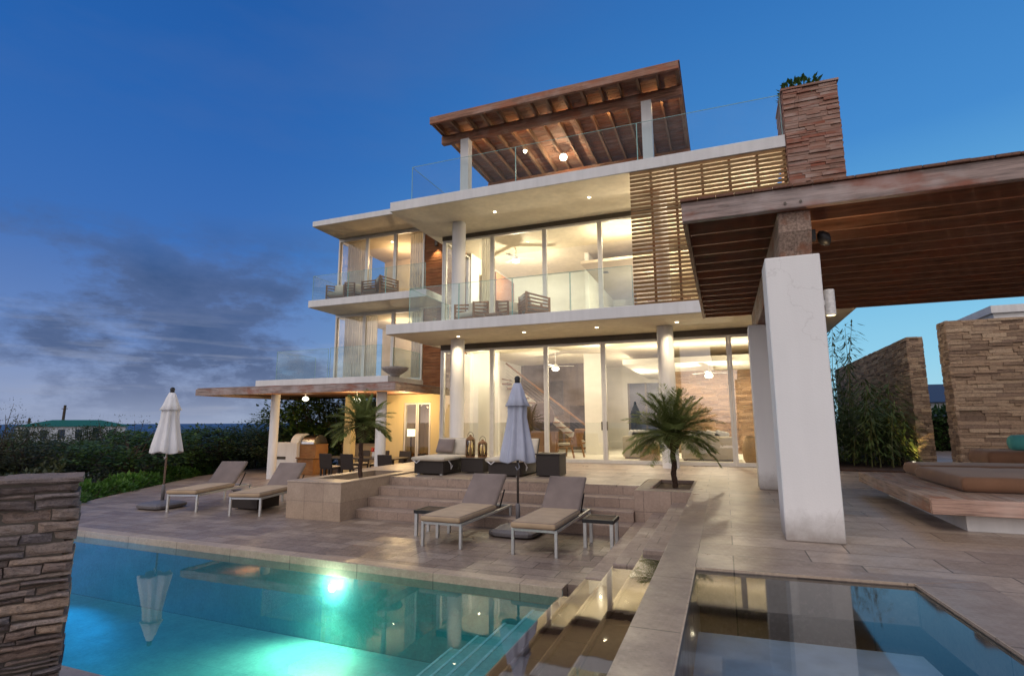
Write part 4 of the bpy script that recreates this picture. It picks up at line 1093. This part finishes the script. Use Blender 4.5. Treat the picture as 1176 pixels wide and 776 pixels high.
def wood_chair(label, loc, rz):
    t = thing('lounge_chair', label, 'armchair', (0, 0, 0))
    b = MB(); M = Matrix.Translation((0, 0, .36)) @ Matrix.Rotation(math.radians(8), 4, 'X'); b.box(-.28, .28, -.3, .3, -.02, .02, M=M); b.build('seat', 'teak', t)
    b = MB(); b.cushion(-.27, .27, -.28, .28, .39, .48, r=.03, nx=8, ny=8); b.build('seat_cushion', 'cream_cushion', t, smooth=True)
    b = MB(); M = Matrix.Translation((0, .28, .36)) @ Matrix.Rotation(math.radians(-18), 4, 'X')
    for k in range(7): b.box(-.26 + k * .08, -.22 + k * .08, -.015, .015, 0, .55, M=M)
    b.box(-.3, .3, -.025, .025, .55, .62, M=M); b.build('backrest', 'teak', t)
    for x in (-.31, .31):
        o = MB(); o.beam((x, -.32, 0), (x, -.26, .58), .04, .05); o.beam((x, .42, 0), (x, .28, .58), .04, .05); o.beam((x, -.34, .59), (x, .38, .59), .06, .03); o.build('side_frame', 'teak', t)
    t.location = loc; t.rotation_euler = (0, 0, rz)
wood_chair('wooden lounge chair with slatted back behind the glass, near the staircase', (-5.0, 18.2, .012), -1.9)
dk = thing('sideboard', 'dark sideboard behind the glass, left of the wooden lounge chair', 'sideboard', (-6.4, 19.5, .012))
b = MB(); b.box(-7.0, -5.8, 19.3, 19.75, .1, .85); b.build('body', 'kitchen_brown', dk, bevel=.01)
for x in (-6.95, -5.85): o = MB(); o.box(x - .03, x + .03, 19.32, 19.7, .012, .1); o.build('leg', 'kitchen_brown', dk)
rt = thing('round_mirror', 'large round dark wooden disc standing on the sideboard behind the parasol', 'ornament', (-6.5, 19.6, .86))
b = MB(); b.lathe([(.02, 0), (.5, 0), (.54, .02), (.5, .05), (.02, .05)], (0, 0), 40); b.v = [(-6.45 + v[0], 19.6 + v[2], 1.41 + v[1]) for v in b.v]; b.build('disc', 'disc_wood', rt)
def fan(label, x, y, z, zt):
    t = thing('ceiling_fan', label, 'ceiling fan', (x, y, z))
    b = MB(); b.lathe([(.03, z - .13), (.12, z - .10), (.14, z - .04), (.12, z)], (x, y), 20); b.build('lamp_globe', 'globe_glow', t, smooth=True)
    b = MB(); b.lathe([(.10, z + .002), (.09, z + .10), (.02, z + .14)], (x, y), 18); b.tube([(x, y, z + .12), (x, y, zt)], .015, 8); b.build('motor', 'white_metal', t)
    for k in range(3):
        a = k * 2 * PI / 3 + .4; o = MB(); o.cbox((x + .38 * math.cos(a), y + .38 * math.sin(a), z + .06), (.60, .12, .012), a, .15); o.build('blade', 'white_metal', t)
fan('white ceiling fan with a glowing globe in the upper room above the balcony', -6.85, 18.1, 7.12, S2 - .003)
fan('white ceiling fan with a glowing globe in the stair hall', -5.72, 19.2, 3.18, S1 - .003)
fan('white ceiling fan with a glowing globe in front of the stone feature wall', -.42, 19.9, 2.80, 3.118)
# curtains: pleated cloth
def curtain(label, x0, x1, y, z0, z1, axis=0, n=9, parent=None):
    t = thing('curtain', label, 'curtain', ((x0 + x1) / 2 if axis == 0 else y, y if axis == 0 else (x0 + x1) / 2, z0))
    b = MB(); N_ = n * 8
    for j in range(2):
        for i in range(N_ + 1):
            s_ = x0 + (x1 - x0) * i / N_; w_ = .035 * math.sin(2 * PI * i / 8 + .4 * math.sin(i * .3)) * (1.15 if j == 0 else .8)
            z = z0 + .02 if j == 0 else z1 - .03
            b.v.append((s_, y + w_, z) if axis == 0 else (y + w_, s_, z))
    b.f = [(i, i + 1, N_ + 2 + i, N_ + 1 + i) for i in range(N_)]
    b.build('cloth', 'curtain_cloth', t, smooth=True)
    b = MB()
    if axis == 0: b.beam((x0, y, z1 - .02), (x1, y, z1 - .02), .02, .02)
    else: b.beam((y, x0, z1 - .02), (y, x1, z1 - .02), .02, .02)
    b.build('track', 'white_metal', t)
curtain('pale pleated curtain behind the left pane of the top wing window', -14.4, -13.45, 18.05, 5.84, 8.69)
curtain('pale pleated curtain behind the right pane of the top wing window', -11.35, -10.6, 18.05, 5.84, 8.69, n=7)
curtain('pale pleated curtain behind the left pane of the lower wing window', -14.4, -12.8, 18.05, 2.77, 5.47, n=14)
curtain('pale pleated curtain behind the right pane of the lower wing window', -11.2, -10.6, 18.05, 2.77, 5.47, n=6)
curtain('cream pleated curtain at the left corner of the upper main room', -8.45, -8.1, 16.25, F1 + .01, 7.4, n=4)
curtain('cream pleated curtain just right of the column in the upper main room', -7.4, -6.95, 16.25, F1 + .01, 7.4, n=5)
curtain('cream pleated curtain hanging in the side window of the ground floor corner', 16.3, 17.7, -8.5, .012, 3.6, axis=1, n=10)
# ------------------------------------------------------------------ vegetation
def leaf(b, p, d, up, ln, w):
    # a folded leaf blade from p along d
    d = d.normalized(); s = d.cross(up)
    s = s.normalized() if s.length > 1e-4 else d.orthogonal().normalized()
    n = s.cross(d)
    i = len(b.v)
    b.v += [tuple(p), tuple(p + d * ln * .45 + s * w - n * w * .25), tuple(p + d * ln), tuple(p + d * ln * .45 - s * w - n * w * .25)]
    b.f += [(i, i + 1, i + 2), (i, i + 2, i + 3)]
def rv(r): 
    while True:
        v = Vector((r.uniform(-1, 1), r.uniform(-1, 1), r.uniform(-1, 1)))
        if .05 < v.length < 1: return v
def make_tree(label, seed, H, R, crown_frac, nclump, nleaf, ll, leafmat, group):
    r = random.Random(seed)
    t = thing('tree', label, 'tree', (0, 0, 0), 0, group)
    b = MB(); cz = H * (1 - crown_frac / 2)
    trunk = [Vector((0, 0, 0))]
    for k in range(1, 6): trunk.append(Vector((r.uniform(-.12, .12) * k * .4, r.uniform(-.12, .12) * k * .4, H * .75 * k / 5)))
    b.tube(trunk, [H * .022 * (1 - .13 * k) for k in range(6)], 8)
    cl = []
    for k in range(nclump):
        v = rv(r); v = v.normalized() * (v.length ** .55)
        q = Vector((v.x * R, v.y * R, cz + v.z * H * crown_frac / 2))
        q.z += .12 * H * noise.noise(q * .9); cl.append(q)
        base = trunk[min(5, 2 + int(3 * r.random()))]
        if k % 2 == 0:
            m = base.lerp(q, .55) + Vector((0, 0, .1 * H * r.random() * .5)); b.tube([base, m, q], [H * .008, H * .005, H * .002], 5)
    b.build('trunk', 'bark', t)
    b = MB()
    for q in cl:
        s_ = R * r.uniform(.22, .42)
        for k in range(nleaf):
            v = rv(r); p = q + Vector((v.x * s_, v.y * s_, v.z * s_ * .75))
            d = (p - q).normalized() * .8 + rv(r) * .8 + Vector((0, 0, -.1))
            leaf(b, p, d, Vector((0, 0, 1)) + rv(r) * .5, ll * r.uniform(.6, 1.3), ll * r.uniform(.2, .34))
    b.build('crown', leafmat, t)
    return t
TG = 'scrub trees on the slope towards the sea'
protos = [
    make_tree('dense dark scrub tree on the slope between the pool deck and the sea', 11, 6, 2.4, .62, 55, 75, .20, 'leaf_dark', TG),
    make_tree('olive coloured scrub tree on the slope between the pool deck and the sea', 12, 5.5, 2.2, .7, 48, 70, .17, 'leaf_olive', TG),
    make_tree('mid green leafy tree on the slope between the pool deck and the sea', 13, 6, 2.3, .66, 50, 70, .24, 'leaf_mid', TG),
    make_tree('thin half bare scrub tree on the slope between the pool deck and the sea', 14, 6.5, 1.8, .7, 26, 28, .14, 'leaf_olive', TG)]
for i, p_ in enumerate(protos): p_.location = (-30 - 3 * i, 44 + 3 * i, ground_z(-30 - 3 * i, 44 + 3 * i)); p_.scale = (1, 1, 1)
def plant_tree(k, az, dist, drop, sx=1.0, label=None, group=TG, z_top=None):
    x = dist * math.sin(math.radians(az)); y = dist * math.cos(math.radians(az))
    gz = ground_z(x, y); zt = (1.2 - dist * drop) if z_top is None else z_top
    H = [6, 5.5, 6, 6.5][k] * 1.02; s_ = max(.35, (zt - gz) / H)
    w = max(s_, .75) * sx
    o = dup(protos[k], (x, y, gz - .05), rnd.uniform(0, 6.28), label, group, (w, w, s_))
    return o
r2 = random.Random(21)
# near belt just past the fence, then farther rows up to the skyline of the scrub
for az in range(-76, -38, 4): plant_tree(r2.choice([0, 1, 1, 2]), az + r2.uniform(-1.5, 1.5), r2.uniform(23, 27), r2.uniform(.050, .075), 1.1)
for az in range(-75, -38, 3): plant_tree(r2.choice([0, 0, 1, 2, 3]), az + r2.uniform(-1.5, 1.5), r2.uniform(30, 38), r2.uniform(.036, .058), 1.15)
for az in range(-74, -36, 2): plant_tree(r2.choice([0, 1, 0, 2, 3]), az + r2.uniform(-1, 1), r2.uniform(40, 58), r2.uniform(.023, .042), r2.uniform(.8, 1.4))
for az in (-63.8, -62.6, -57.5, -55.6, -48.5): plant_tree(3, az, 34, 0, .7, z_top=r2.uniform(1.0, 2.0), label= 'wispy bare-twigged tree poking above the scrub skyline')
for az, zt in ((-62.5, .9), (-61, 1.0), (-59.6, .6), (-58.3, .9), (-57, .4), (-55, .3)): plant_tree(r2.choice([0, 1]), az, 62, 0, 1.3, z_top=zt)
for az, zt in ((-46.4, .7), (-45.2, 1.2)): plant_tree(r2.choice([0, 1, 2]), az, 32, 0, .9, z_top=zt)
plant_tree(3, -64.3, 24, 0, .45, z_top=2.0, label='thin dark twiggy tree at the left edge, its twigs against the clouds')
plant_tree(1, -64.0, 26, -.002, .9, 'dark bush rising above the stone wall at the left edge')
for az, d_, zt in ((-43.6, 27, 1.7), (-42.0, 25, 2.3), (-40.2, 26, 2.5), (-38.3, 25, 2.2), (-36.4, 27, 2.3), (-34.8, 29, 2.4), (-47, 30, .9), (-33, 27, 2.2)):
    plant_tree(r2.choice([0, 2]), az, d_, 0, 1.05, 'tall dark green tree behind the barbecue and dining veranda', 'trees behind the veranda', zt)
# undergrowth between the fence and the trees
b = MB(); r3 = random.Random(5)
for k in range(30000):
    a_ = r3.uniform(-80, -36); az = math.radians(a_); d_ = (21 if a_ < -60 else 26.5) + 26 * r3.random() ** 1.3
    x, y = d_ * math.sin(az), d_ * math.cos(az)
    hmp = .9 + .8 * noise.noise(Vector((x * .35, y * .35, 2)))
    p = Vector((x, y, ground_z(x, y) + hmp * r3.random() ** .6 * (1.15 if d_ > 21 else .7)))
    leaf(b, p, rv(r3) + Vector((0, 0, .5)), Vector((0, 0, 1)) + rv(r3) * .4, r3.uniform(.10, .24), r3.uniform(.03, .06))
b.build('undergrowth', 'leaf_olive', kind='stuff')
# low bright shrubs along the deck edge
def shrub(label, seed, H, R, n, ll, m, group, name='shrub', cat='shrub'):
    r = random.Random(seed); t = thing(name, label, cat, (0, 0, 0), 0, group)
    b = MB()
    for k in range(9): a = r.uniform(0, 6.28); q = Vector((R * .7 * math.cos(a) * r.random(), R * .7 * math.sin(a) * r.random(), H * r.uniform(.5, .9))); b.tube([(q.x * .2, q.y * .2, 0), (q.x * .6, q.y * .6, q.z * .6), q], [.012, .008, .004], 5)
    b.build('stem', 'bark', t)
    b = MB()
    for k in range(n):
        v = rv(r); v = v.normalized() * v.length ** .5; p = Vector((v.x * R, v.y * R, H * .52 + v.z * H * .48)); p.z = max(.02, p.z + .06 * noise.noise(p * 5))
        leaf(b, p, v + rv(r) * .7 + Vector((0, 0, .35)), Vector((0, 0, 1)) + rv(r) * .4, ll * r.uniform(.7, 1.3), ll * r.uniform(.28, .42))
    b.build('foliage', m, t)
    return t
SG = 'low green shrubs along the edge of the pool deck'
sh = shrub('bright green leafy shrub along the planting edge of the pool deck', 3, .55, .55, 420, .13, 'leaf_bright', SG)
edge = [(-13.9, 7.3), (-14.4, 8.0), (-14.7, 8.6), (-15.2, 9.2), (-15.6, 9.9), (-15.9, 10.6), (-16.5, 11.4), (-16.9, 12.2), (-17.3, 13.0), (-17.8, 13.8), (-18.4, 14.8), (-19.0, 15.8), (-19.6, 16.8), (-15.6, 8.4), (-16.4, 9.8)]
for i, (x, y) in enumerate(edge):
    if i == 0: sh.location = (x - .35, y, -.98)
    else: dup(sh, (x - .35 + rnd.uniform(-.15, .15), y, -.98), rnd.uniform(0, 6.28), scale=rnd.uniform(.75, 1.15))
ag = thing('agave', 'spiky pale green agave beside the fence behind the left loungers', 'plant', (-20.2, 16.5, -1.1))
b = MB()
for k in range(26):
    a = k * 2.4; e_ = .35 + .9 * (k / 26); p = Vector((-20.2, 16.5, -1.15)); d_ = Vector((math.cos(a) * math.cos(e_), math.sin(a) * math.cos(e_), math.sin(e_))); leaf(b, p, d_, Vector((0, 0, 1)), 1.5, .09)
b.build('leaves', 'leaf_palm', ag)

# palms
def palm(label, x, y, z, ht, R, nf, seed, trunk_r=.055):
    r = random.Random(seed); t = thing('palm_tree', label, 'palm tree', (x, y, z))
    b = MB(); n = 14
    b.tube([(x + .012 * math.sin(k), y, z + ht * k / n) for k in range(n + 1)], [trunk_r * (1 + .12 * (k % 2)) for k in range(n + 1)], 12); b.build('trunk', 'palm_bark', t)
    b = MB(); b.lathe([(trunk_r, z + ht * .92), (trunk_r * 1.8, z + ht * 1.0), (trunk_r * 2.6, z + ht * 1.12), (trunk_r * 2.4, z + ht * 1.26), (trunk_r * 1.2, z + ht * 1.36)], (x, y), 18)
    for k in range(60):
        a = k * 2.4; zz = z + ht * (.95 + .36 * k / 60); rr = trunk_r * (1.6 + .9 * min(1, k / 25))
        b.beam((x + rr * math.cos(a), y + rr * math.sin(a), zz), (x + (rr + .05) * math.cos(a), y + (rr + .05) * math.sin(a), zz + .09), .035, .014)
    b.build('boots', 'palm_bark', t)
    b = MB(); top = Vector((x, y, z + ht * 1.25))
    for k in range(nf):
        a = k * 2.39996 + r.uniform(-.2, .2); e_ = math.radians(87 - 84 * (k / nf) ** .8 + r.uniform(-6, 6)); ln = R * r.uniform(.95, 1.25)
        p = top.copy(); d_ = Vector((math.cos(a) * math.cos(e_), math.sin(a) * math.cos(e_), math.sin(e_))); pts = []; N_ = 22
        for j in range(N_ + 1):
            pts.append((p.copy(), d_.copy())); p = p + d_ * ln / N_
            d_ = (d_ + Vector((0, 0, -.030 - .035 * (k / nf)))).normalized()
        b.tube([q for q, _ in pts], [.010 * (1 - .8 * j / N_) for j in range(N_ + 1)], 4)
        side = Vector((-math.sin(a), math.cos(a), 0))
        for j in range(3, N_ + 1):
            for sub in (0, .5):
                f_ = (j + sub) / N_
                q, dd = pts[min(j, N_)]; q = q + dd * sub * ln / N_
                l_ = R * .38 * (math.sin(PI * min(1, f_ * .92 + .06)) ** .6) * r.uniform(.85, 1.1)
                for s_ in (-1, 1):
                    dv = (side * s_ * .85 + dd * .75 + Vector((0, 0, .22 - r.uniform(0, .5))))
                    leaf(b, q, dv, Vector((0, 0, 1)), l_, .0095)
    b.build('crown', 'leaf_palm', t)
palm('bushy dwarf palm in the square planter in front of the living room glass', -.97, 11.15, -.06, .76, .88, 78, 4, .05)
palm('slender young palm in the long stone planter near the veranda', -7.62, 10.3, -.14, 1.0, .70, 44, 8, .045)

# bamboo clump in front of the stone wall
bb = thing('bamboo', 'dark leafy bamboo clump in front of the tan wall, thin culms rising into the sky', 'bamboo', (3.5, 17, .03))
b = MB(); lf = MB(); r = random.Random(17)
for k in range(46):
    x0, y0 = r.uniform(2.45, 4.35), r.uniform(16.3, 21.5); hh = r.uniform(1.4, 2.6) if k > 5 else r.uniform(3.7, 4.5)
    if k <= 5: x0, y0 = r.uniform(2.9, 3.6), r.uniform(17.5, 19.5)
    lx, ly = r.uniform(-.4, .4), r.uniform(-.5, .1); pts = []
    for j in range(9): s_ = j / 8; pts.append(Vector((x0 + lx * s_ * s_, y0 + ly * s_ * s_, .03 + hh * s_ * (1 - .08 * s_))))
    b.tube(pts, [.016 * (1 - .75 * j / 8) for j in range(9)], 6)
    for q in range(150 if k > 5 else 110):
        s_ = r.uniform(.12, 1); i = min(7, int(s_ * 8)); p = pts[i].lerp(pts[i + 1], s_ * 8 - i)
        a = r.uniform(0, 6.28); o_ = r.uniform(.05, .55 if k > 5 else .3) * (1.05 - .4 * s_); p2 = p + Vector((math.cos(a) * o_, math.sin(a) * o_, r.uniform(-.1, .15)))
        leaf(lf, p2, Vector((math.cos(a), math.sin(a), -.55 + r.uniform(-.4, .4))), Vector((0, 0, 1)), r.uniform(.18, .34), r.uniform(.016, .027))
b.build('culms', 'bamboo_cane', bb); lf.build('leaves', 'leaf_bamboo', bb)
b_ = shrub('small leafy bush growing out of the top of the boarded chimney', 31, .55, .48, 260, .13, 'leaf_mid', None)
b_.location = (2.2, 13.9, 8.84)
# hedge beyond the gap between the stone walls
hg = thing('hedge', 'dark green hedge seen through the gap between the two tan stone walls', 'hedge', (8.5, 27, -.9))
b = MB(); r = random.Random(9)
for k in range(9000):
    x, y = r.uniform(6.6, 12.5), r.uniform(26.6, 28.4); zt = 1.75 + .25 * noise.noise(Vector((x, y, 0)) * 1.3)
    p = Vector((x, y, r.uniform(-.9, zt))); leaf(b, p, rv(r) + Vector((0, -.4, .3)), Vector((0, 0, 1)) + rv(r) * .5, r.uniform(.15, .28), r.uniform(.04, .07))
b.build('foliage', 'leaf_mid', hg)
b = MB()
for x in (7, 8.2, 9.4, 10.6, 11.8): b.tube([(x, 27.5, -1.2), (x, 27.5, 1.2)], .05, 6)
b.build('stem', 'bark', hg)
b = MB(); b.box(6.9, 12.2, 27.1, 27.9, -1.2, 1.3, jit=.1); b.build('core', 'terrain_soil', hg)

# ------------------------------------------------------------------ fence, far houses, poles
fp = [(-29.0, 9.4), (-25.6, 11.3), (-22.6, 12.7), (-20.4, 13.7), (-19.4, 15.6), (-18.9, 18.2), (-18.4, 21.5)]
fn = thing('wire_fence', 'thin dark wire mesh fence with slim posts behind the left loungers', 'fence', (fp[3][0], fp[3][1], -1.2))
for x, y in fp: o = MB(); o.tube([(x, y, -1.6), (x, y, .12)], .035, 8); o.build('post', 'black_plastic', fn)
b = MB()
for (ax, ay), (bx_, by) in zip(fp, fp[1:]):
    b.beam((ax, ay, .07), (bx_, by, .07), .05, .05)
b.build('top_rail', 'black_plastic', fn)
b = MB()
for (ax, ay), (bx_, by) in zip(fp, fp[1:]):
    for k in range(9): b.beam((ax, ay, -1.1 + .13 * k), (bx_, by, -1.1 + .13 * k), .006, .006)
    m_ = int(math.hypot(bx_ - ax, by - ay) / .16)
    for k in range(m_): q = k / m_; x, y = ax + (bx_ - ax) * q, ay + (by - ay) * q; b.beam((x, y, -1.15), (x, y, .05), .006, .006, up=(1, 0, 0))
b.build('mesh', 'black_plastic', fn)
def house(label, cx, cy, w, d_, z0, z1, zr, rz, wall, roof):
    t = thing('house', label, 'house', (cx, cy, z0), 0)
    M = Matrix.Translation((cx, cy, 0)) @ Matrix.Rotation(rz, 4, 'Z')
    b = MB(); b.box(-w / 2, w / 2, -d_ / 2, d_ / 2, z0, z1, M=M); b.build('wall', wall, t)
    e_ = .6; b = MB(); P = [M @ Vector(v) for v in ((-w / 2 - e_, -d_ / 2 - e_, z1 + .01), (w / 2 + e_, -d_ / 2 - e_, z1 + .01), (w / 2 + e_, d_ / 2 + e_, z1 + .01), (-w / 2 - e_, d_ / 2 + e_, z1 + .01), (-w / 2 + d_ * .42, 0, zr), (w / 2 - d_ * .42, 0, zr))]
    b.add(P, [(0, 1, 5, 4), (1, 2, 5), (2, 3, 4, 5), (3, 0, 4), (3, 2, 1, 0)]); b.build('roof', roof, t)
    for k in range(max(2, int(w / 2.2))):
        x = -w / 2 + 1.2 + k * 2.2
        if x < w / 2 - .8: b = MB(); b.box(x - .45, x + .45, -d_ / 2 - .03, -d_ / 2 + .05, z1 - 1.9, z1 - .5, M=M); b.build('window', 'blue_night', t)
house('distant white house with a green hipped roof standing above the scrub', -102.5, 60, 14, 9, -9, .7, 1.75, .95, 'far_white', 'green_roof')
house('house with a dark blue roof seen through the gap between the stone walls', 14.0, 46, 9, 7, -2, 2.35, 3.7, 0, 'far_white', 'far_roof')
wbld = thing('garden_building', 'plain white building edge showing above the broad stone wall at the right', 'building', (10.5, 24, 0))
b = MB(); b.box(8.5, 13, 22.2, 26, 0, 4.7); b.build('wall', 'white_render', wbld); b = MB(); b.box(8.42, 13.1, 22.1, 26.1, 4.702, 4.95); b.build('parapet', 'white_render', wbld)
for (x, y, zt, lb) in ((-107, 60.2, 4.3, 'tall leaning utility pole beside the green roofed house'), (-116.2, 60, 2.1, 'shorter utility pole left of the green roofed house')):
    t = thing('utility_pole', lb, 'utility pole', (x, y, -8)); b = MB(); b.tube([(x, y, -9), (x + .5, y, zt)], [.28, .2], 8); b.build('pole', 'bark', t)
    b = MB(); b.beam((x - .3, y, zt - .6), (x + 1.2, y, zt - .6), .12, .12); b.build('crossarm', 'bark', t)

# ------------------------------------------------------------------ pool light and added underwater fill
pt = thing('pool_light', 'round underwater pool light glowing on the far pool wall', 'pool light', (-5.2, 6.48, -1.08))
b = MB(); b.lathe([(.055, 0), (.055, .02)], (0, 0), 24); b.v = [(-5.2 + v[0], 6.505 - v[2], -1.06 + v[1]) for v in b.v]; b.build('lens', 'pool_glow', pt)
lamp('pool_lamp_and_fill', 'SPOT', (-5.2, 6.36, -1.08), 250, (1, .96, .55), .03, rot=(math.radians(-40), 0, 0), spot=2.5, blend=1.0)
lamp('pool_lamp_and_fill', 'POINT', (-5.2, 6.36, -1.06), 22, (1, .98, .75), .03)
lamp('pool_lamp_and_fill', 'SPOT', (-9.9, 6.5, -.95), 150, (.02, .40, 1), .1, rot=(math.radians(-84), 0, 0), spot=2.7, blend=.9)  # added fill that turns the left water blue, no fitting here
lamp('pool_lamp_and_fill', 'SPOT', (-12.5, 4.8, -.95), 150, (.02, .38, 1), .1, rot=(math.radians(86), 0, -PI / 2), spot=2.7, blend=.9)  # second added blue fill, from the left end of the pool
lamp('pool_lamp_and_fill', 'SPOT', (-4.4, 3.3, -1.0), 30, (.95, 1, .65), .1, rot=(math.radians(12), 0, 0), spot=2.7, blend=.9)  # added greenish fill from the near side, no fitting here

# ------------------------------------------------------------------ dusk sky and the last light
W = bpy.data.worlds.new('World'); scene.world = W; W.use_nodes = True; W.node_tree.nodes.clear()
wo = W.node_tree.nodes.new('ShaderNodeOutputWorld'); wo.name = 'OUT'; T = NT(W.node_tree)
dirv = T.n('TexCoord', out='Generated')
sp_ = T.n('SeparateXYZ', {0: dirv}, out=None); X_, Y_, Z_ = sp_.outputs
zc_ = T.math('MAXIMUM', Z_, 0.0)
left = T.ramp(zc_, [(0, (.33, .39, .54)), (.05, (.29, .365, .56)), (.12, (.145, .25, .53)), (.28, (.044, .155, .47)), (.5, (.017, .118, .42)), (.8, (.012, .080, .31))])
right = T.ramp(zc_, [(0, (.40, .70, .82)), (.10, (.27, .61, .82)), (.22, (.16, .48, .77)), (.42, (.055, .25, .61)), (.7, (.020, .14, .45))])
hx = T.math('SQRT', T.math('ADD', T.math('MULTIPLY', X_, X_), T.math('MULTIPLY', Y_, Y_)))
ca = T.math('DIVIDE', T.math('ADD', T.math('MULTIPLY', X_, math.sin(math.radians(35))), T.math('MULTIPLY', Y_, math.cos(math.radians(35)))), T.math('MAXIMUM', hx, .001))
fac = T.n('MapRange', {0: ca, 1: .05, 2: 1.0, 3: 0, 4: 1}, interpolation_type='SMOOTHSTEP')
col = T.mix(fac, left, right)
# clouds low over the sea: long flat banks
cn = T.noise(T.mapping(dirv, (4.0, 4.0, 9.0), loc=(.4, .2, .35)), 1.35, 9, .62)
cn2 = T.noise(T.mapping(dirv, (2.2, 2.2, 26), loc=(3, 1, 0)), 2.0, 5, .6)
band = T.ramp(zc_, [(.0, .1), (.045, .7), (.09, 1.0), (.22, .9), (.33, .0)])
lf_ = T.n('MapRange', {0: ca, 1: .90, 2: .45, 3: 0, 4: 1})
m1 = T.math('MULTIPLY', T.math('MULTIPLY', T.ramp(cn, [(.425, 0.0), (.545, 1.0)]), band), lf_)
col = T.mix(T.math('MULTIPLY', m1, .82), col, T.mix(T.ramp(cn, [(.52, 0.0), (.70, 1.0)]), (.070, .105, .215), (.026, .055, .135)))
m2 = T.math('MULTIPLY', T.math('MULTIPLY', T.ramp(cn2, [(.52, 0.0), (.66, 1.0)]), T.ramp(zc_, [(0, 1.0), (.10, .7), (.2, 0.0)])), lf_)
col = T.mix(T.math('MULTIPLY', m2, .5), col, (.34, .38, .50))
hi = T.ramp(T.noise(T.mapping(dirv, (1.4, 1.4, 5)), 1.3, 5, .55), [(.45, 0.0), (.75, .30)])
col = T.mix(T.math('MULTIPLY', hi, lf_), col, (.10, .16, .36))
# bright afterglow with clouds in the half of the sky behind the viewer
bk = T.n('MapRange', {0: Y_, 1: .25, 2: -.65, 3: 0, 4: 1}, interpolation_type='SMOOTHSTEP')
cb_ = T.noise(T.mapping(dirv, (2, 2, 4.5)), 1.6, 6, .6)
glow = T.mix(T.ramp(cb_, [(.38, 0.0), (.64, 1.0)]), (.26, .28, .38), (2.5, 2.2, 2.05))
glow = T.mix(T.ramp(zc_, [(.0, 0.0), (.9, .85)]), glow, (.68, .70, .80))
col = T.mix(bk, col, glow)
dn = T.n('MapRange', {0: Z_, 1: -.002, 2: -.03, 3: 0, 4: 1})
col = T.mix(dn, col, (.03, .04, .06))
sky = T.n('TexSky', sky_type='NISHITA', sun_disc=False, sun_elevation=math.radians(3), sun_rotation=math.radians(194))
bg1 = T.n('Background', {'Color': col, 'Strength': 1.0}); bg2 = T.n('Background', {'Color': sky, 'Strength': .006})
T.links.new(T.n('AddShader', {0: bg1, 1: bg2}), wo.inputs[0])
sd = bpy.data.lights.new('sun', 'SUN'); sd.energy = .75; sd.angle = math.radians(25); sd.color = (1, .93, .88)
so = bpy.data.objects.new('sun', sd); COL.objects.link(so); so.rotation_euler = (math.radians(38), 0, math.radians(-14))

scene.view_settings.view_transform = 'Standard'; scene.view_settings.look = 'None'; scene.view_settings.exposure = 0; scene.view_settings.gamma = 1
scene.render.engine = 'CYCLES'
cy = scene.cycles
cy.use_denoising = True
try: cy.denoiser = 'OPENIMAGEDENOISE'
except Exception: pass
cy.max_bounces = 8; cy.diffuse_bounces = 4; cy.glossy_bounces = 4; cy.transmission_bounces = 4; cy.transparent_max_bounces = 32
cy.sample_clamp_indirect = 4; cy.sample_clamp_direct = 12; cy.caustics_reflective = False; cy.caustics_refractive = False; cy.blur_glossy = .5
scene.render.film_transparent = False
